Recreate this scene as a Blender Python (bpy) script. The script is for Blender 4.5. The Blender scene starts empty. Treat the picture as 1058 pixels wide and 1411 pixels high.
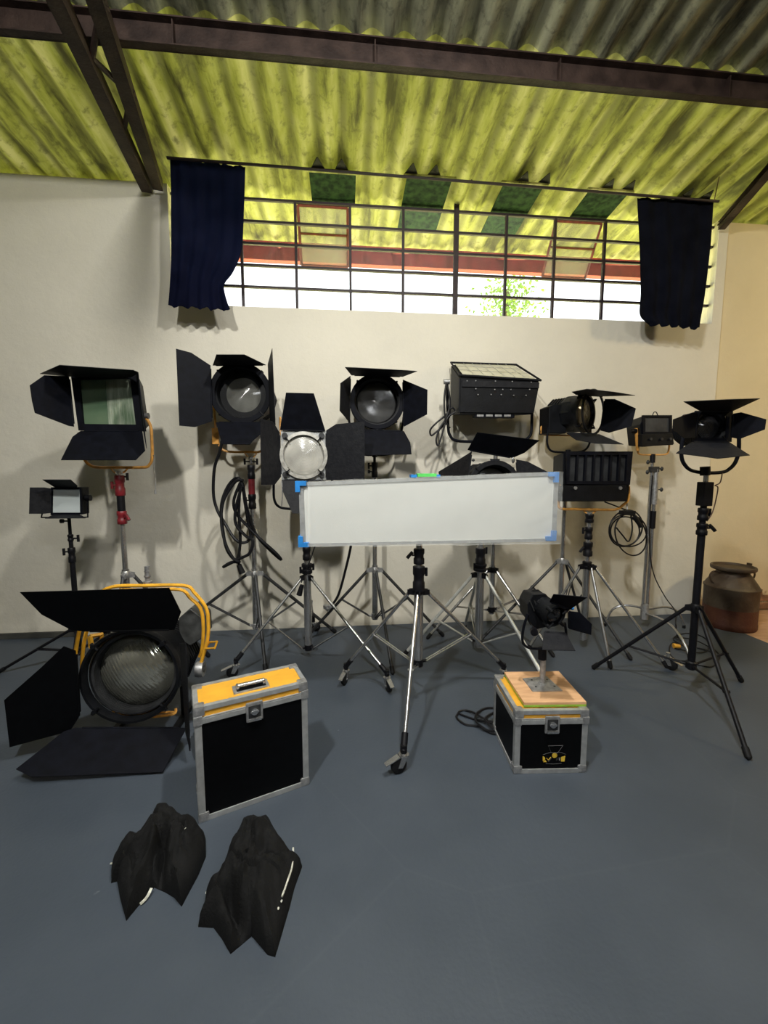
import bpy, bmesh, math, random
from mathutils import Vector, Matrix, noise
random.seed(7)
V = Vector
S = bpy.context.scene
COL = S.collection
# ------------------------------------------------------------------ camera
FPX, CXP, CYP, CAMH = 562.0, 529.0, 705.5, 1.5
_p, _a = math.radians(5.8), math.radians(5.5)
FWD = V((math.sin(_a)*math.cos(_p), math.cos(_a)*math.cos(_p), -math.sin(_p)))
RGT = V((math.cos(_a), -math.sin(_a), 0))
UP = RGT.cross(FWD)
cam = bpy.data.cameras.new('camera'); cam.sensor_fit = 'HORIZONTAL'; cam.sensor_width = 36
cam.lens = FPX/1058*36; cam.clip_start = .02; cam.clip_end = 400
co = bpy.data.objects.new('camera', cam); COL.objects.link(co)
co.matrix_world = Matrix.Translation((0, 0, CAMH)) @ Matrix((RGT, UP, -FWD)).transposed().to_4x4()
S.camera = co
# ------------------------------------------------------------------ world / sun / room lamps and added fill lights
S.view_settings.view_transform = 'Standard'; S.view_settings.look = 'None'
S.view_settings.gamma = 1; S.view_settings.exposure = 0.0
try: S.view_settings.use_curve_mapping = False
except Exception: pass
w = bpy.data.worlds.new('world'); S.world = w; w.use_nodes = True
bg = w.node_tree.nodes['Background']; bg.inputs[0].default_value = (.93, .97, 1, 1); bg.inputs[1].default_value = 2.6
def sun(e, az, strength, col, ang=1):
    l = bpy.data.lights.new('sun', 'SUN'); l.energy = strength; l.color = col; l.angle = math.radians(ang)
    o = bpy.data.objects.new('sun', l); COL.objects.link(o)
    d = V((math.cos(math.radians(e))*math.sin(math.radians(az)), math.cos(math.radians(e))*math.cos(math.radians(az)), math.sin(math.radians(e))))
    o.rotation_euler = d.to_track_quat('Z', 'Y').to_euler(); return o
sun(62, 15, 30.0, (1, .96, .86))
def area(loc, target, sx, sy, power, col):
    l = bpy.data.lights.new('overhead_area_light', 'AREA'); l.shape = 'RECTANGLE'; l.size = sx; l.size_y = sy; l.energy = power; l.color = col
    o = bpy.data.objects.new('overhead_area_light', l); COL.objects.link(o); o.location = loc
    o.rotation_euler = (V(loc)-V(target)).to_track_quat('Z', 'Y').to_euler()
area((-.95, .0, 3.9), (-.6, 2.2, .4), .10, .24, 110, (1, .99, .93))
area((.6, 1.1, 3.85), (.6, 2.6, 0), .10, .24, 80, (1, .98, .92))
area((1.5, -2.6, 3.9), (.6, 1.4, 0), .8, .3, 44, (.95, .98, 1))  # added fill light from behind, not a lamp of the room
area((5.6, 1.2, 3.6), (4.6, 3.8, .9), .4, .4, 62, (1, .80, .46))  # added warm light that brightens the ochre wall

# ------------------------------------------------------------------ helpers
def ray(px, py): return RGT*((px-CXP)/FPX) - UP*((py-CYP)/FPX) + FWD
CAM = V((0, 0, CAMH))
def P(px, py, Y): d = ray(px, py); return CAM + d*(Y/d.y)
def G(px, py, z=0.0): d = ray(px, py); return CAM + d*((z-CAMH)/d.z)
def Zat(x, y, py):
    lo, hi = -1., 6.
    for _ in range(40):
        m = (lo+hi)/2; q = V((x, y, m))-CAM
        r = CYP-FPX*q.dot(UP)/q.dot(FWD)
        if r > py: lo = m
        else: hi = m
    return lo
def scl(px_len, Y): return px_len*Y*1.0/FPX
def empty(name, loc, label=None, cat=None, group=None, kind=None, rz=0):
    o = bpy.data.objects.new(name, None); COL.objects.link(o); o.location = loc; o.rotation_euler = (0, 0, rz); o.empty_display_size = .1
    if label: o['label'] = label
    if cat: o['category'] = cat
    if group: o['group'] = group
    if kind: o['kind'] = kind
    return o
ROOTLOC = {}
def root_of(o):
    while o.parent: o = o.parent
    return o
def build(name, bm, mat, parent=None, smooth=False, local=False, label=None):
    """link a bmesh as one object; coordinates are world ones unless local"""
    if parent is not None and not local:
        r = root_of(parent)
        bmesh.ops.translate(bm, verts=bm.verts, vec=-V(r.location))
    bmesh.ops.recalc_face_normals(bm, faces=bm.faces)
    me = bpy.data.meshes.new(name); bm.to_mesh(me); bm.free()
    for m in (mat if isinstance(mat, (list, tuple)) else [mat]): me.materials.append(m)
    if smooth:
        for p in me.polygons: p.use_smooth = True
        try: me.set_sharp_from_angle(angle=math.radians(40))
        except Exception: pass
    o = bpy.data.objects.new(name, me); COL.objects.link(o)
    if parent: o.parent = parent
    if label: o['label'] = label
    return o
def tag(o, label, cat, group=None):
    o['label'] = label; o['category'] = cat
    if group: o['group'] = group
    return o
def B(): return bmesh.new()
def box(bm, lo, hi, M=None, mi=0, bev=0):
    lo, hi = V(lo), V(hi)
    c = (lo+hi)/2; s = hi-lo
    r = bmesh.ops.create_cube(bm, size=1, matrix=(M or Matrix()) @ Matrix.Translation(c) @ Matrix.Diagonal((s.x, s.y, s.z, 1)))
    fs = set(f for v in r['verts'] for f in v.link_faces)
    for f in fs: f.material_index = mi
    if bev:
        es = set(e for v in r['verts'] for e in v.link_edges)
        bmesh.ops.bevel(bm, geom=list(es), offset=bev, segments=2, affect='EDGES', profile=.7)
def frame_m(o, z, up=V((0, 0, 1))):
    z = V(z).normalized(); x = up.cross(z)
    if x.length < 1e-4: x = V((1, 0, 0))
    x.normalize(); y = z.cross(x)
    M = Matrix((x, y, z)).transposed().to_4x4(); M.translation = V(o); return M
def cyl(bm, a, b, r, r2=None, seg=12, mi=0):
    a, b = V(a), V(b); d = b-a
    if d.length < 1e-6: return
    M = frame_m((a+b)/2, d)
    q = bmesh.ops.create_cone(bm, cap_ends=True, segments=seg, radius1=r, radius2=r if r2 is None else r2, depth=d.length, matrix=M)
    for f in set(f for v in q['verts'] for f in v.link_faces): f.material_index = mi
def lathe(bm, o, ax, prof, seg=32, mi=0, closed=False):
    M = frame_m(o, ax); rings = []
    for (r, h) in prof:
        if r < 1e-6: rings.append([bm.verts.new(M @ V((0, 0, h)))])
        else: rings.append([bm.verts.new(M @ V((r*math.cos(2*math.pi*k/seg), r*math.sin(2*math.pi*k/seg), h))) for k in range(seg)])
    pairs = list(zip(rings, rings[1:]))
    if closed: pairs.append((rings[-1], rings[0]))
    for A, C in pairs:
        for k in range(seg):
            a0, a1 = A[k % len(A)], A[(k+1) % len(A)]; c0, c1 = C[k % len(C)], C[(k+1) % len(C)]
            vs = []
            for v in (a0, a1, c1, c0):
                if v not in vs: vs.append(v)
            if len(vs) > 2:
                f = bm.faces.new(vs); f.material_index = mi
    return bm
def spline(pts, n=6, closed=False):
    pts = [V(p) for p in pts]; out = []; N = len(pts)
    rng = range(N if closed else N-1)
    for i in rng:
        if closed: p0, p1, p2, p3 = pts[(i-1) % N], pts[i], pts[(i+1) % N], pts[(i+2) % N]
        else: p0, p1, p2, p3 = pts[max(i-1, 0)], pts[i], pts[i+1], pts[min(i+2, N-1)]
        for k in range(n):
            t = k/n
            out.append(.5*((2*p1)+(-p0+p2)*t+(2*p0-5*p1+4*p2-p3)*t*t+(-p0+3*p1-3*p2+p3)*t**3))
    if not closed: out.append(pts[-1])
    return out
def tube(bm, pts, r, seg=8, n=0, closed=False, mi=0, flat=1.0):
    pts = spline(pts, n, closed) if n else [V(p) for p in pts]
    N = len(pts); rings = []; prev = None
    for i, p in enumerate(pts):
        if closed: t = pts[(i+1) % N]-pts[(i-1) % N]
        else: t = pts[min(i+1, N-1)]-pts[max(i-1, 0)]
        if t.length < 1e-9: t = V((0, 0, 1))
        t.normalize()
        if prev is None:
            x = t.cross(V((0, 0, 1)))
            if x.length < .1: x = t.cross(V((0, 1, 0)))
        else: x = prev - t*prev.dot(t)
        x.normalize(); prev = x; y = t.cross(x)
        rr = r[i] if isinstance(r, list) else r
        rings.append([bm.verts.new(p + (x*math.cos(2*math.pi*k/seg)+y*math.sin(2*math.pi*k/seg)*flat)*rr) for k in range(seg)])
    m = N if closed else N-1
    for i in range(m):
        A, C = rings[i], rings[(i+1) % N]
        for k in range(seg):
            f = bm.faces.new((A[k], A[(k+1) % seg], C[(k+1) % seg], C[k])); f.material_index = mi
    if not closed: bm.faces.new(rings[0][::-1]); bm.faces.new(rings[-1])
def prism(bm, pts, nrm, th, mi=0):
    """closed slab from a polygon"""
    n = V(nrm).normalized()*th/2
    a = [bm.verts.new(V(p)+n) for p in pts]; b = [bm.verts.new(V(p)-n) for p in pts]
    fa = bm.faces.new(a); fb = bm.faces.new(b[::-1]); k = len(pts)
    fs = [fa, fb]
    for i in range(k): fs.append(bm.faces.new((a[i], b[i], b[(i+1) % k], a[(i+1) % k])))
    for f in fs: f.material_index = mi
    if k > 4: bmesh.ops.triangulate(bm, faces=[fa, fb])
def ball(bm, c, r, s=(1, 1, 1), mi=0, seg=12):
    M = Matrix.Translation(V(c)) @ Matrix.Diagonal((r*s[0], r*s[1], r*s[2], 1))
    q = bmesh.ops.create_uvsphere(bm, u_segments=seg, v_segments=max(6, seg//2), radius=1, matrix=M)
    for f in set(f for v in q['verts'] for f in v.link_faces): f.material_index = mi

# ------------------------------------------------------------------ materials
def mat(name, col, rough=.5, metal=0, var=.15, scale=12, bump=0, bscale=60, spec=.5, col2=None, stretch=None, coord='Object'):
    m = bpy.data.materials.new(name); m.use_nodes = True; nt = m.node_tree; N = nt.nodes; L = nt.links
    b = N['Principled BSDF']; b.inputs['Roughness'].default_value = rough; b.inputs['Metallic'].default_value = metal
    b.inputs['Specular IOR Level'].default_value = spec
    tc = N.new('ShaderNodeTexCoord'); src = tc.outputs[coord]
    if stretch:
        mp = N.new('ShaderNodeMapping'); mp.inputs['Scale'].default_value = stretch; L.new(src, mp.inputs[0]); src = mp.outputs[0]
    n = N.new('ShaderNodeTexNoise'); n.inputs['Scale'].default_value = scale; n.inputs['Detail'].default_value = 5; L.new(src, n.inputs['Vector'])
    r = N.new('ShaderNodeValToRGB'); r.color_ramp.elements[0].position = .35; r.color_ramp.elements[1].position = .68
    c2 = col2 or tuple(min(1, c*(1+var)+.002*var) for c in col)
    c1 = tuple(c*(1-var) for c in col) if not col2 else col
    r.color_ramp.elements[0].color = (*c1, 1); r.color_ramp.elements[1].color = (*c2, 1)
    L.new(n.outputs[0], r.inputs[0]); L.new(r.outputs[0], b.inputs['Base Color'])
    if bump:
        n2 = N.new('ShaderNodeTexNoise'); n2.inputs['Scale'].default_value = bscale; n2.inputs['Detail'].default_value = 6; L.new(src, n2.inputs['Vector'])
        bp = N.new('ShaderNodeBump'); bp.inputs['Strength'].default_value = bump; bp.inputs['Distance'].default_value = .01
        L.new(n2.outputs[0], bp.inputs['Height']); L.new(bp.outputs[0], b.inputs['Normal'])
    return m
M_black = mat('black_paint', (.0022, .0028, .0060), .62, 0, .3, 20, .1, 200, .14)
M_black2 = mat('worn_black_paint', (.006, .0065, .009), .6, 0, .5, 35, .2, 90, .22, col2=(.013, .0135, .016))
M_house = mat('black_housing', (.0035, .004, .0055), .5, 0, .3, 14, .15, 120, .22)
M_grey = mat('dark_grey_metal', (.035, .036, .038), .5, .3, .3, 18, .1, 120)
M_chrome = mat('chrome_tube', (.50, .50, .50), .27, .9, .15, 9)
M_cast = mat('cast_aluminium', (.42, .42, .42), .42, .7, .25, 40, .2, 90)
M_alu = mat('aluminium_edging', (.40, .41, .41), .45, .45, .15, 25, .08, 200)
M_white_tube = mat('pale_satin_tube', (.62, .63, .60), .3, .3, .1, 20)
M_orange = mat('orange_tube_paint', (.68, .33, .07), .4, 0, .2, 25)
M_yellow = mat('yellow_tube_paint', (.80, .40, .03), .38, 0, .15, 18)
M_lid = mat('yellow_laminate', (.78, .39, .035), .5, 0, .08, 14, .05, 300)
M_lam = mat('black_laminate', (.0012, .0014, .002), .5, 0, .2, 30, .05, 300, .12)
M_red = mat('red_stand_casting', (.17, .012, .018), .4, 0, .25, 30)
M_blackp = mat('black_plastic', (.004, .004, .006), .48, 0, .3, 30, .1, 150, .25)
M_rubber = mat('black_rubber', (.006, .006, .007), .6, 0, .3, 30, .1, 150, .25)
M_cable = mat('cable_rubber', (.005, .005, .007), .5, 0, .3, 40, 0, 10, .3)
M_ply = mat('plywood_board', (.58, .33, .17), .6, 0, .2, 8, .1, 120, .3, col2=(.72, .44, .24), stretch=(1, 6, 1))
M_green = mat('green_painted_edge', (.30, .50, .04), .5)
M_tape = mat('bright_green_tape', (.10, .62, .12), .5)
M_blue = mat('blue_plastic', (.02, .22, .62), .45)
M_steel = mat('rusty_brown_steel', (.020, .012, .010), .6, 0, .5, 9, .3, 60, .25, col2=(.048, .030, .024))
M_winred = mat('red_oxide_frame', (.16, .030, .022), .6, 0, .3, 20)
M_windark = mat('dark_frame_paint', (.020, .010, .012), .6, 0, .3, 20)
M_eave = mat('red_eave_paint', (.30, .035, .03), .6, 0, .25, 6)
M_kerb = mat('dark_skirting', (.045, .045, .040), .7, 0, .3, 10, .2, 60)
M_can = mat('rusty_dairy_metal', (.055, .032, .020), .55, .35, .5, 5, .3, 40, .4, col2=(.12, .095, .065))
M_canlow = mat('rust_red_metal', (.075, .022, .012), .6, .2, .5, 7, .3, 50, .4, col2=(.12, .045, .022))
M_glassgreen = None

def wall_mat(name, base, alt, patch=None):
    m = bpy.data.materials.new(name); m.use_nodes = True; nt = m.node_tree; N = nt.nodes; L = nt.links
    b = N['Principled BSDF']; b.inputs['Roughness'].default_value = .85; b.inputs['Specular IOR Level'].default_value = .25
    tc = N.new('ShaderNodeTexCoord'); pos = tc.outputs['Object']
    n = N.new('ShaderNodeTexNoise'); n.inputs['Scale'].default_value = 1.1; n.inputs['Detail'].default_value = 7; n.inputs['Roughness'].default_value = .6; L.new(pos, n.inputs[0])
    r = N.new('ShaderNodeValToRGB'); r.color_ramp.elements[0].position = .3; r.color_ramp.elements[1].position = .7
    r.color_ramp.elements[0].color = (*alt, 1); r.color_ramp.elements[1].color = (*base, 1); L.new(n.outputs[0], r.inputs[0])
    # small chips and holes, more of them low on the wall
    sx = N.new('ShaderNodeSeparateXYZ'); L.new(pos, sx.inputs[0])
    mr = N.new('ShaderNodeMapRange'); mr.inputs[1].default_value = 0; mr.inputs[2].default_value = 1.6; mr.inputs[3].default_value = .640; mr.inputs[4].default_value = .80; L.new(sx.outputs[2], mr.inputs[0])
    n2 = N.new('ShaderNodeTexNoise'); n2.inputs['Scale'].default_value = 9; n2.inputs['Detail'].default_value = 8; n2.inputs['Roughness'].default_value = .7; L.new(pos, n2.inputs[0])
    gt = N.new('ShaderNodeMath'); gt.operation = 'SUBTRACT'; L.new(n2.outputs[0], gt.inputs[0]); L.new(mr.outputs[0], gt.inputs[1])
    sm = N.new('ShaderNodeMath'); sm.operation = 'MULTIPLY'; sm.inputs[1].default_value = 22; sm.use_clamp = True; L.new(gt.outputs[0], sm.inputs[0])
    mx = N.new('ShaderNodeMixRGB'); L.new(sm.outputs[0], mx.inputs[0]); L.new(r.outputs[0], mx.inputs[1]); mx.inputs[2].default_value = (*[c*.75 for c in base], 1)
    last = mx
    # grime at the foot
    mg = N.new('ShaderNodeMapRange'); mg.inputs[1].default_value = .0; mg.inputs[2].default_value = .10; mg.inputs[3].default_value = .6; mg.inputs[4].default_value = 0; L.new(sx.outputs[2], mg.inputs[0])
    mm = N.new('ShaderNodeMath'); mm.operation = 'MULTIPLY'; L.new(mg.outputs[0], mm.inputs[0]); L.new(n2.outputs[0], mm.inputs[1])
    mx2 = N.new('ShaderNodeMixRGB'); L.new(mm.outputs[0], mx2.inputs[0]); L.new(last.outputs[0], mx2.inputs[1]); mx2.inputs[2].default_value = (.12, .11, .08, 1); last = mx2
    if patch:
        ad = N.new('ShaderNodeMath'); ad.operation = 'MULTIPLY_ADD'; ad.inputs[1].default_value = .5; L.new(n2.outputs[0], ad.inputs[0]); L.new(sx.outputs[2], ad.inputs[2])
        lt = N.new('ShaderNodeMapRange'); lt.inputs[1].default_value = .36; lt.inputs[2].default_value = .42; lt.inputs[3].default_value = 1; lt.inputs[4].default_value = 0; L.new(ad.outputs[0], lt.inputs[0])
        mx3 = N.new('ShaderNodeMixRGB'); L.new(lt.outputs[0], mx3.inputs[0]); L.new(last.outputs[0], mx3.inputs[1]); mx3.inputs[2].default_value = (*patch, 1); last = mx3
    L.new(last.outputs[0], b.inputs['Base Color'])
    n3 = N.new('ShaderNodeTexNoise'); n3.inputs['Scale'].default_value = 5; n3.inputs['Detail'].default_value = 9; n3.inputs['Roughness'].default_value = .68; L.new(pos, n3.inputs[0])
    bp = N.new('ShaderNodeBump'); bp.inputs['Strength'].default_value = .30; bp.inputs['Distance'].default_value = .03; L.new(n3.outputs[0], bp.inputs['Height']); L.new(bp.outputs[0], b.inputs['Normal'])
    return m
M_wall = wall_mat('cream_plaster', (.72, .68, .58), (.64, .605, .515))
M_wallr = wall_mat('ochre_plaster', (.70, .61, .42), (.63, .54, .36), (.32, .21, .11))

def floor_mat():
    m = bpy.data.materials.new('blue_grey_floor_paint'); m.use_nodes = True; nt = m.node_tree; N = nt.nodes; L = nt.links
    b = N['Principled BSDF']; b.inputs['Specular IOR Level'].default_value = .4
    tc = N.new('ShaderNodeTexCoord'); pos = tc.outputs['Object']
    n = N.new('ShaderNodeTexNoise'); n.inputs['Scale'].default_value = 1.6; n.inputs['Detail'].default_value = 8; n.inputs['Roughness'].default_value = .62; L.new(pos, n.inputs[0])
    r = N.new('ShaderNodeValToRGB'); r.color_ramp.elements[0].position = .3; r.color_ramp.elements[1].position = .72
    r.color_ramp.elements[0].color = (.044, .056, .074, 1); r.color_ramp.elements[1].color = (.064, .078, .099, 1); L.new(n.outputs[0], r.inputs[0])
    n2 = N.new('ShaderNodeTexNoise'); n2.inputs['Scale'].default_value = 14; n2.inputs['Detail'].default_value = 6; L.new(pos, n2.inputs[0])
    cr = N.new('ShaderNodeValToRGB'); cr.color_ramp.elements[0].position = .74; cr.color_ramp.elements[1].position = .80
    L.new(n2.outputs[0], cr.inputs[0])
    mx = N.new('ShaderNodeMixRGB'); mu = N.new('ShaderNodeMath'); mu.operation = 'MULTIPLY'; mu.inputs[1].default_value = .6
    L.new(cr.outputs[0], mu.inputs[0]); L.new(mu.outputs[0], mx.inputs[0]); L.new(r.outputs[0], mx.inputs[1]); mx.inputs[2].default_value = (.30, .32, .33, 1)
    # long faint scratches
    wv = N.new('ShaderNodeTexVoronoi'); wv.feature = 'DISTANCE_TO_EDGE'; wv.inputs['Scale'].default_value = .55; L.new(pos, wv.inputs[0])
    c2 = N.new('ShaderNodeValToRGB'); c2.color_ramp.elements[0].position = 0; c2.color_ramp.elements[0].color = (.07, .07, .07, 1); c2.color_ramp.elements[1].position = .004; c2.color_ramp.elements[1].color = (0, 0, 0, 1); L.new(wv.outputs[0], c2.inputs[0])
    mx2 = N.new('ShaderNodeMixRGB'); L.new(c2.outputs[0], mx2.inputs[0]); L.new(mx.outputs[0], mx2.inputs[1]); mx2.inputs[2].default_value = (.13, .15, .17, 1)
    L.new(mx2.outputs[0], b.inputs['Base Color'])
    rr = N.new('ShaderNodeMapRange'); rr.inputs[3].default_value = .42; rr.inputs[4].default_value = .62; L.new(n.outputs[0], rr.inputs[0]); L.new(rr.outputs[0], b.inputs['Roughness'])
    bp = N.new('ShaderNodeBump'); bp.inputs['Strength'].default_value = .12; bp.inputs['Distance'].default_value = .01; n4 = N.new('ShaderNodeTexNoise'); n4.inputs['Scale'].default_value = 60; L.new(pos, n4.inputs[0]); L.new(n4.outputs[0], bp.inputs['Height']); L.new(bp.outputs[0], b.inputs['Normal'])
    return m
M_floor = floor_mat()
M_plank = mat('pale_wood_plank', (.50, .30, .18), .5, 0, .2, 5, .1, 60, .4, col2=(.62, .40, .25), stretch=(1, 8, 1))

def roof_mat(name, c1, c2, dark, trans):
    m = bpy.data.materials.new(name); m.use_nodes = True; nt = m.node_tree; N = nt.nodes; L = nt.links
    b = N['Principled BSDF']; b.inputs['Roughness'].default_value = .7; b.inputs['Specular IOR Level'].default_value = .25
    out = [n for n in N if n.type == 'OUTPUT_MATERIAL'][0]
    tc = N.new('ShaderNodeTexCoord'); pos = tc.outputs['Object']
    mp = N.new('ShaderNodeMapping'); mp.inputs['Scale'].default_value = (3.2, .55, 1); L.new(pos, mp.inputs[0])
    n = N.new('ShaderNodeTexNoise'); n.inputs['Scale'].default_value = 2.2; n.inputs['Detail'].default_value = 8; n.inputs['Roughness'].default_value = .65; L.new(mp.outputs[0], n.inputs[0])
    r = N.new('ShaderNodeValToRGB'); e = r.color_ramp.elements; e[0].position = .36; e[0].color = (*dark, 1); e[1].position = .66; e[1].color = (*c2, 1)
    q = e.new(.48); q.color = (*c1, 1); L.new(n.outputs[0], r.inputs[0])
    n2 = N.new('ShaderNodeTexNoise'); n2.inputs['Scale'].default_value = 16; n2.inputs['Detail'].default_value = 6; n2.inputs['Roughness'].default_value = .7; L.new(pos, n2.inputs[0])
    cr = N.new('ShaderNodeValToRGB'); cr.color_ramp.elements[0].position = .52; cr.color_ramp.elements[1].position = .66; L.new(n2.outputs[0], cr.inputs[0])
    mu = N.new('ShaderNodeMath'); mu.operation = 'MULTIPLY'; mu.inputs[1].default_value = .55; L.new(cr.outputs[0], mu.inputs[0])
    mx = N.new('ShaderNodeMixRGB'); L.new(mu.outputs[0], mx.inputs[0]); L.new(r.outputs[0], mx.inputs[1]); mx.inputs[2].default_value = (*dark, 1)
    # trough shade and dirt painted as dark stripes so the corrugations read
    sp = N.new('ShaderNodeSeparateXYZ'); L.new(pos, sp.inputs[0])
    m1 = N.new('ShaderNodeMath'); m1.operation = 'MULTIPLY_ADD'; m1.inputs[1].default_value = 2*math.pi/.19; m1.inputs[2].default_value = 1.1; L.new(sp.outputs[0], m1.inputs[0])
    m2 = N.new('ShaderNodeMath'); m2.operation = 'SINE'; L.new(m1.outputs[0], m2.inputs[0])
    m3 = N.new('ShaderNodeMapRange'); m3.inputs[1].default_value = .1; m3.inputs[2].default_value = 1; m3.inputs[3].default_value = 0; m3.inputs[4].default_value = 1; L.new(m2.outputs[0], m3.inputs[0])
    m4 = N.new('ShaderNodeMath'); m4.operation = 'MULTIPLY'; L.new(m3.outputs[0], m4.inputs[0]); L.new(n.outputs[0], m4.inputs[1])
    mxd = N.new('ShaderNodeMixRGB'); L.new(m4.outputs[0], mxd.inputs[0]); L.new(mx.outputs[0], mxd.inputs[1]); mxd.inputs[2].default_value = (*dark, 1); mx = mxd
    L.new(mx.outputs[0], b.inputs['Base Color'])
    tr = N.new('ShaderNodeBsdfTranslucent'); L.new(mx.outputs[0], tr.inputs[0])
    ms = N.new('ShaderNodeMixShader'); ms.inputs[0].default_value = trans; L.new(b.outputs[0], ms.inputs[1]); L.new(tr.outputs[0], ms.inputs[2]); L.new(ms.outputs[0], out.inputs[0])
    bp = N.new('ShaderNodeBump'); bp.inputs['Strength'].default_value = .4; bp.inputs['Distance'].default_value = .01; L.new(n2.outputs[0], bp.inputs['Height']); L.new(bp.outputs[0], b.inputs['Normal'])
    return m
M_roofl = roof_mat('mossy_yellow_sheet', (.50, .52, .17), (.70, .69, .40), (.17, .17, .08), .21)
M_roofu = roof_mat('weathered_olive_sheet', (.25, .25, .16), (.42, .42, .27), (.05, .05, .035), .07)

def thin_glass(name, tint, alpha, rough=.05):
    m = bpy.data.materials.new(name); m.use_nodes = True; nt = m.node_tree; N = nt.nodes; L = nt.links
    out = [n for n in N if n.type == 'OUTPUT_MATERIAL'][0]
    N.remove(N['Principled BSDF'])
    t = N.new('ShaderNodeBsdfTransparent'); g = N.new('ShaderNodeBsdfPrincipled'); g.inputs['Base Color'].default_value = (*tint, 1); g.inputs['Roughness'].default_value = rough
    tc = N.new('ShaderNodeTexCoord'); n = N.new('ShaderNodeTexNoise'); n.inputs['Scale'].default_value = 6; L.new(tc.outputs['Object'], n.inputs[0])
    mr = N.new('ShaderNodeMapRange'); mr.inputs[3].default_value = alpha*.6; mr.inputs[4].default_value = alpha*1.4; L.new(n.outputs[0], mr.inputs[0])
    ms = N.new('ShaderNodeMixShader'); L.new(mr.outputs[0], ms.inputs[0]); L.new(t.outputs[0], ms.inputs[1]); L.new(g.outputs[0], ms.inputs[2]); L.new(ms.outputs[0], out.inputs[0])
    return m
M_pane = thin_glass('window_glass', (.55, .58, .55), .06)
M_sashglass = thin_glass('dusty_sash_glass', (.55, .53, .36), .35, .2)
M_film = thin_glass('clear_plastic_film', (.80, .82, .80), .22, .28)

def lens_mat(name, base, ring, scale, rough=.12, spec=1.0, metal=.0):
    """glass lens with concentric fresnel rings; object coordinates are centred and face +Z locally"""
    m = bpy.data.materials.new(name); m.use_nodes = True; nt = m.node_tree; N = nt.nodes; L = nt.links
    b = N['Principled BSDF']; b.inputs['Roughness'].default_value = rough; b.inputs['Specular IOR Level'].default_value = spec; b.inputs['Metallic'].default_value = metal
    tc = N.new('ShaderNodeTexCoord')
    n = N.new('ShaderNodeTexNoise'); n.inputs['Scale'].default_value = 7; n.inputs['Detail'].default_value = 3; L.new(tc.outputs['Object'], n.inputs[0])
    r = N.new('ShaderNodeValToRGB'); r.color_ramp.elements[0].position = .3; r.color_ramp.elements[1].position = .7
    r.color_ramp.elements[0].color = (*[c*.75 for c in base], 1); r.color_ramp.elements[1].color = (*[min(1, c*1.3) for c in base], 1); L.new(n.outputs[0], r.inputs[0]); L.new(r.outputs[0], b.inputs['Base Color'])
    wv = N.new('ShaderNodeTexWave'); wv.inputs['Scale'].default_value = scale; wv.inputs['Distortion'].default_value = 0
    if ring == 'rings': wv.wave_type = 'RINGS'; wv.rings_direction = 'Z'
    else: wv.wave_type = 'BANDS'; wv.bands_direction = 'X'
    L.new(tc.outputs['Object'], wv.inputs[0])
    bp = N.new('ShaderNodeBump'); bp.inputs['Strength'].default_value = .22; bp.inputs['Distance'].default_value = .004; L.new(wv.outputs[0], bp.inputs['Height']); L.new(bp.outputs[0], b.inputs['Normal'])
    return m
M_lens = lens_mat('fresnel_lens_glass', (.11, .11, .10), 'rings', 40)
M_lensw = lens_mat('milky_lens_glass', (.42, .41, .37), 'rings', 30, .2)
M_lensd = lens_mat('dark_lens_glass', (.055, .055, .055), 'rings', 45, .15)
M_lensk = lens_mat('blackish_lens_glass', (.018, .018, .020), 'rings', 45, .12)
M_lensbig = lens_mat('ribbed_lens_glass', (.34, .34, .29), 'bands', 16, .13, 1.0, .75)

def cloth_mat(name, c, trans=0.0, tc_=None):
    m = mat(name, c, .9, 0, .3, 6, .3, 110, .06 if trans else .22)
    if trans:
        nt = m.node_tree; N = nt.nodes; L = nt.links; out = [n for n in N if n.type == 'OUTPUT_MATERIAL'][0]
        tr = N.new('ShaderNodeBsdfTranslucent'); tr.inputs[0].default_value = (*(tc_ or c), 1)
        ms = N.new('ShaderNodeMixShader'); ms.inputs[0].default_value = trans
        L.new(N['Principled BSDF'].outputs[0], ms.inputs[1]); L.new(tr.outputs[0], ms.inputs[2]); L.new(ms.outputs[0], out.inputs[0])
    return m
M_curt = cloth_mat('navy_curtain_cloth', (.006, .007, .020), .42, (.05, .08, .19))
M_curt2 = cloth_mat('black_curtain_cloth', (.005, .006, .012), .2, (.012, .02, .035))
M_bag = cloth_mat('black_sandbag_cordura', (.0065, .0066, .0068))
M_diff = mat('white_diffusion_cloth', (.62, .63, .60), .75, 0, .03, 3, .05, 40, .2)
M_led = mat('frosted_led_diffuser', (.50, .55, .55), .5, 0, .04, 3)
M_silver = mat('silver_foil', (.55, .55, .53), .22, .9, .2, 20, .4, 40)
M_whiteedge = mat('worn_white_binding', (.55, .55, .47), .8, 0, .4, 60)
M_softglass = mat('green_tinted_reflector', (.07, .12, .07), .3, 0, .25, 3, .2, 18, .5, col2=(.13, .18, .11))
M_foliage = mat('sunlit_foliage', (.20, .34, .05), .8, 0, .4, 8)
M_bark = mat('tree_bark', (.12, .08, .05), .9)
M_ground = mat('sunlit_grass_ground', (.48, .48, .22), .95, 0, .2, .6)
M_skyl = mat('fern_green_skylight', (.006, .020, .012), .7, 0, .5, 22, .3, 30, .12, col2=(.035, .085, .03))
M_orangetag = mat('orange_plug', (.65, .32, .03), .5)
M_goldink = mat('yellow_ink', (.75, .50, .05), .5)
M_greyink = mat('grey_ink', (.09, .09, .095), .6)
M_whiteink = mat('pale_ink', (.5, .5, .48), .6)
M_rope = mat('brown_rope', (.16, .10, .07), .9)

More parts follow.
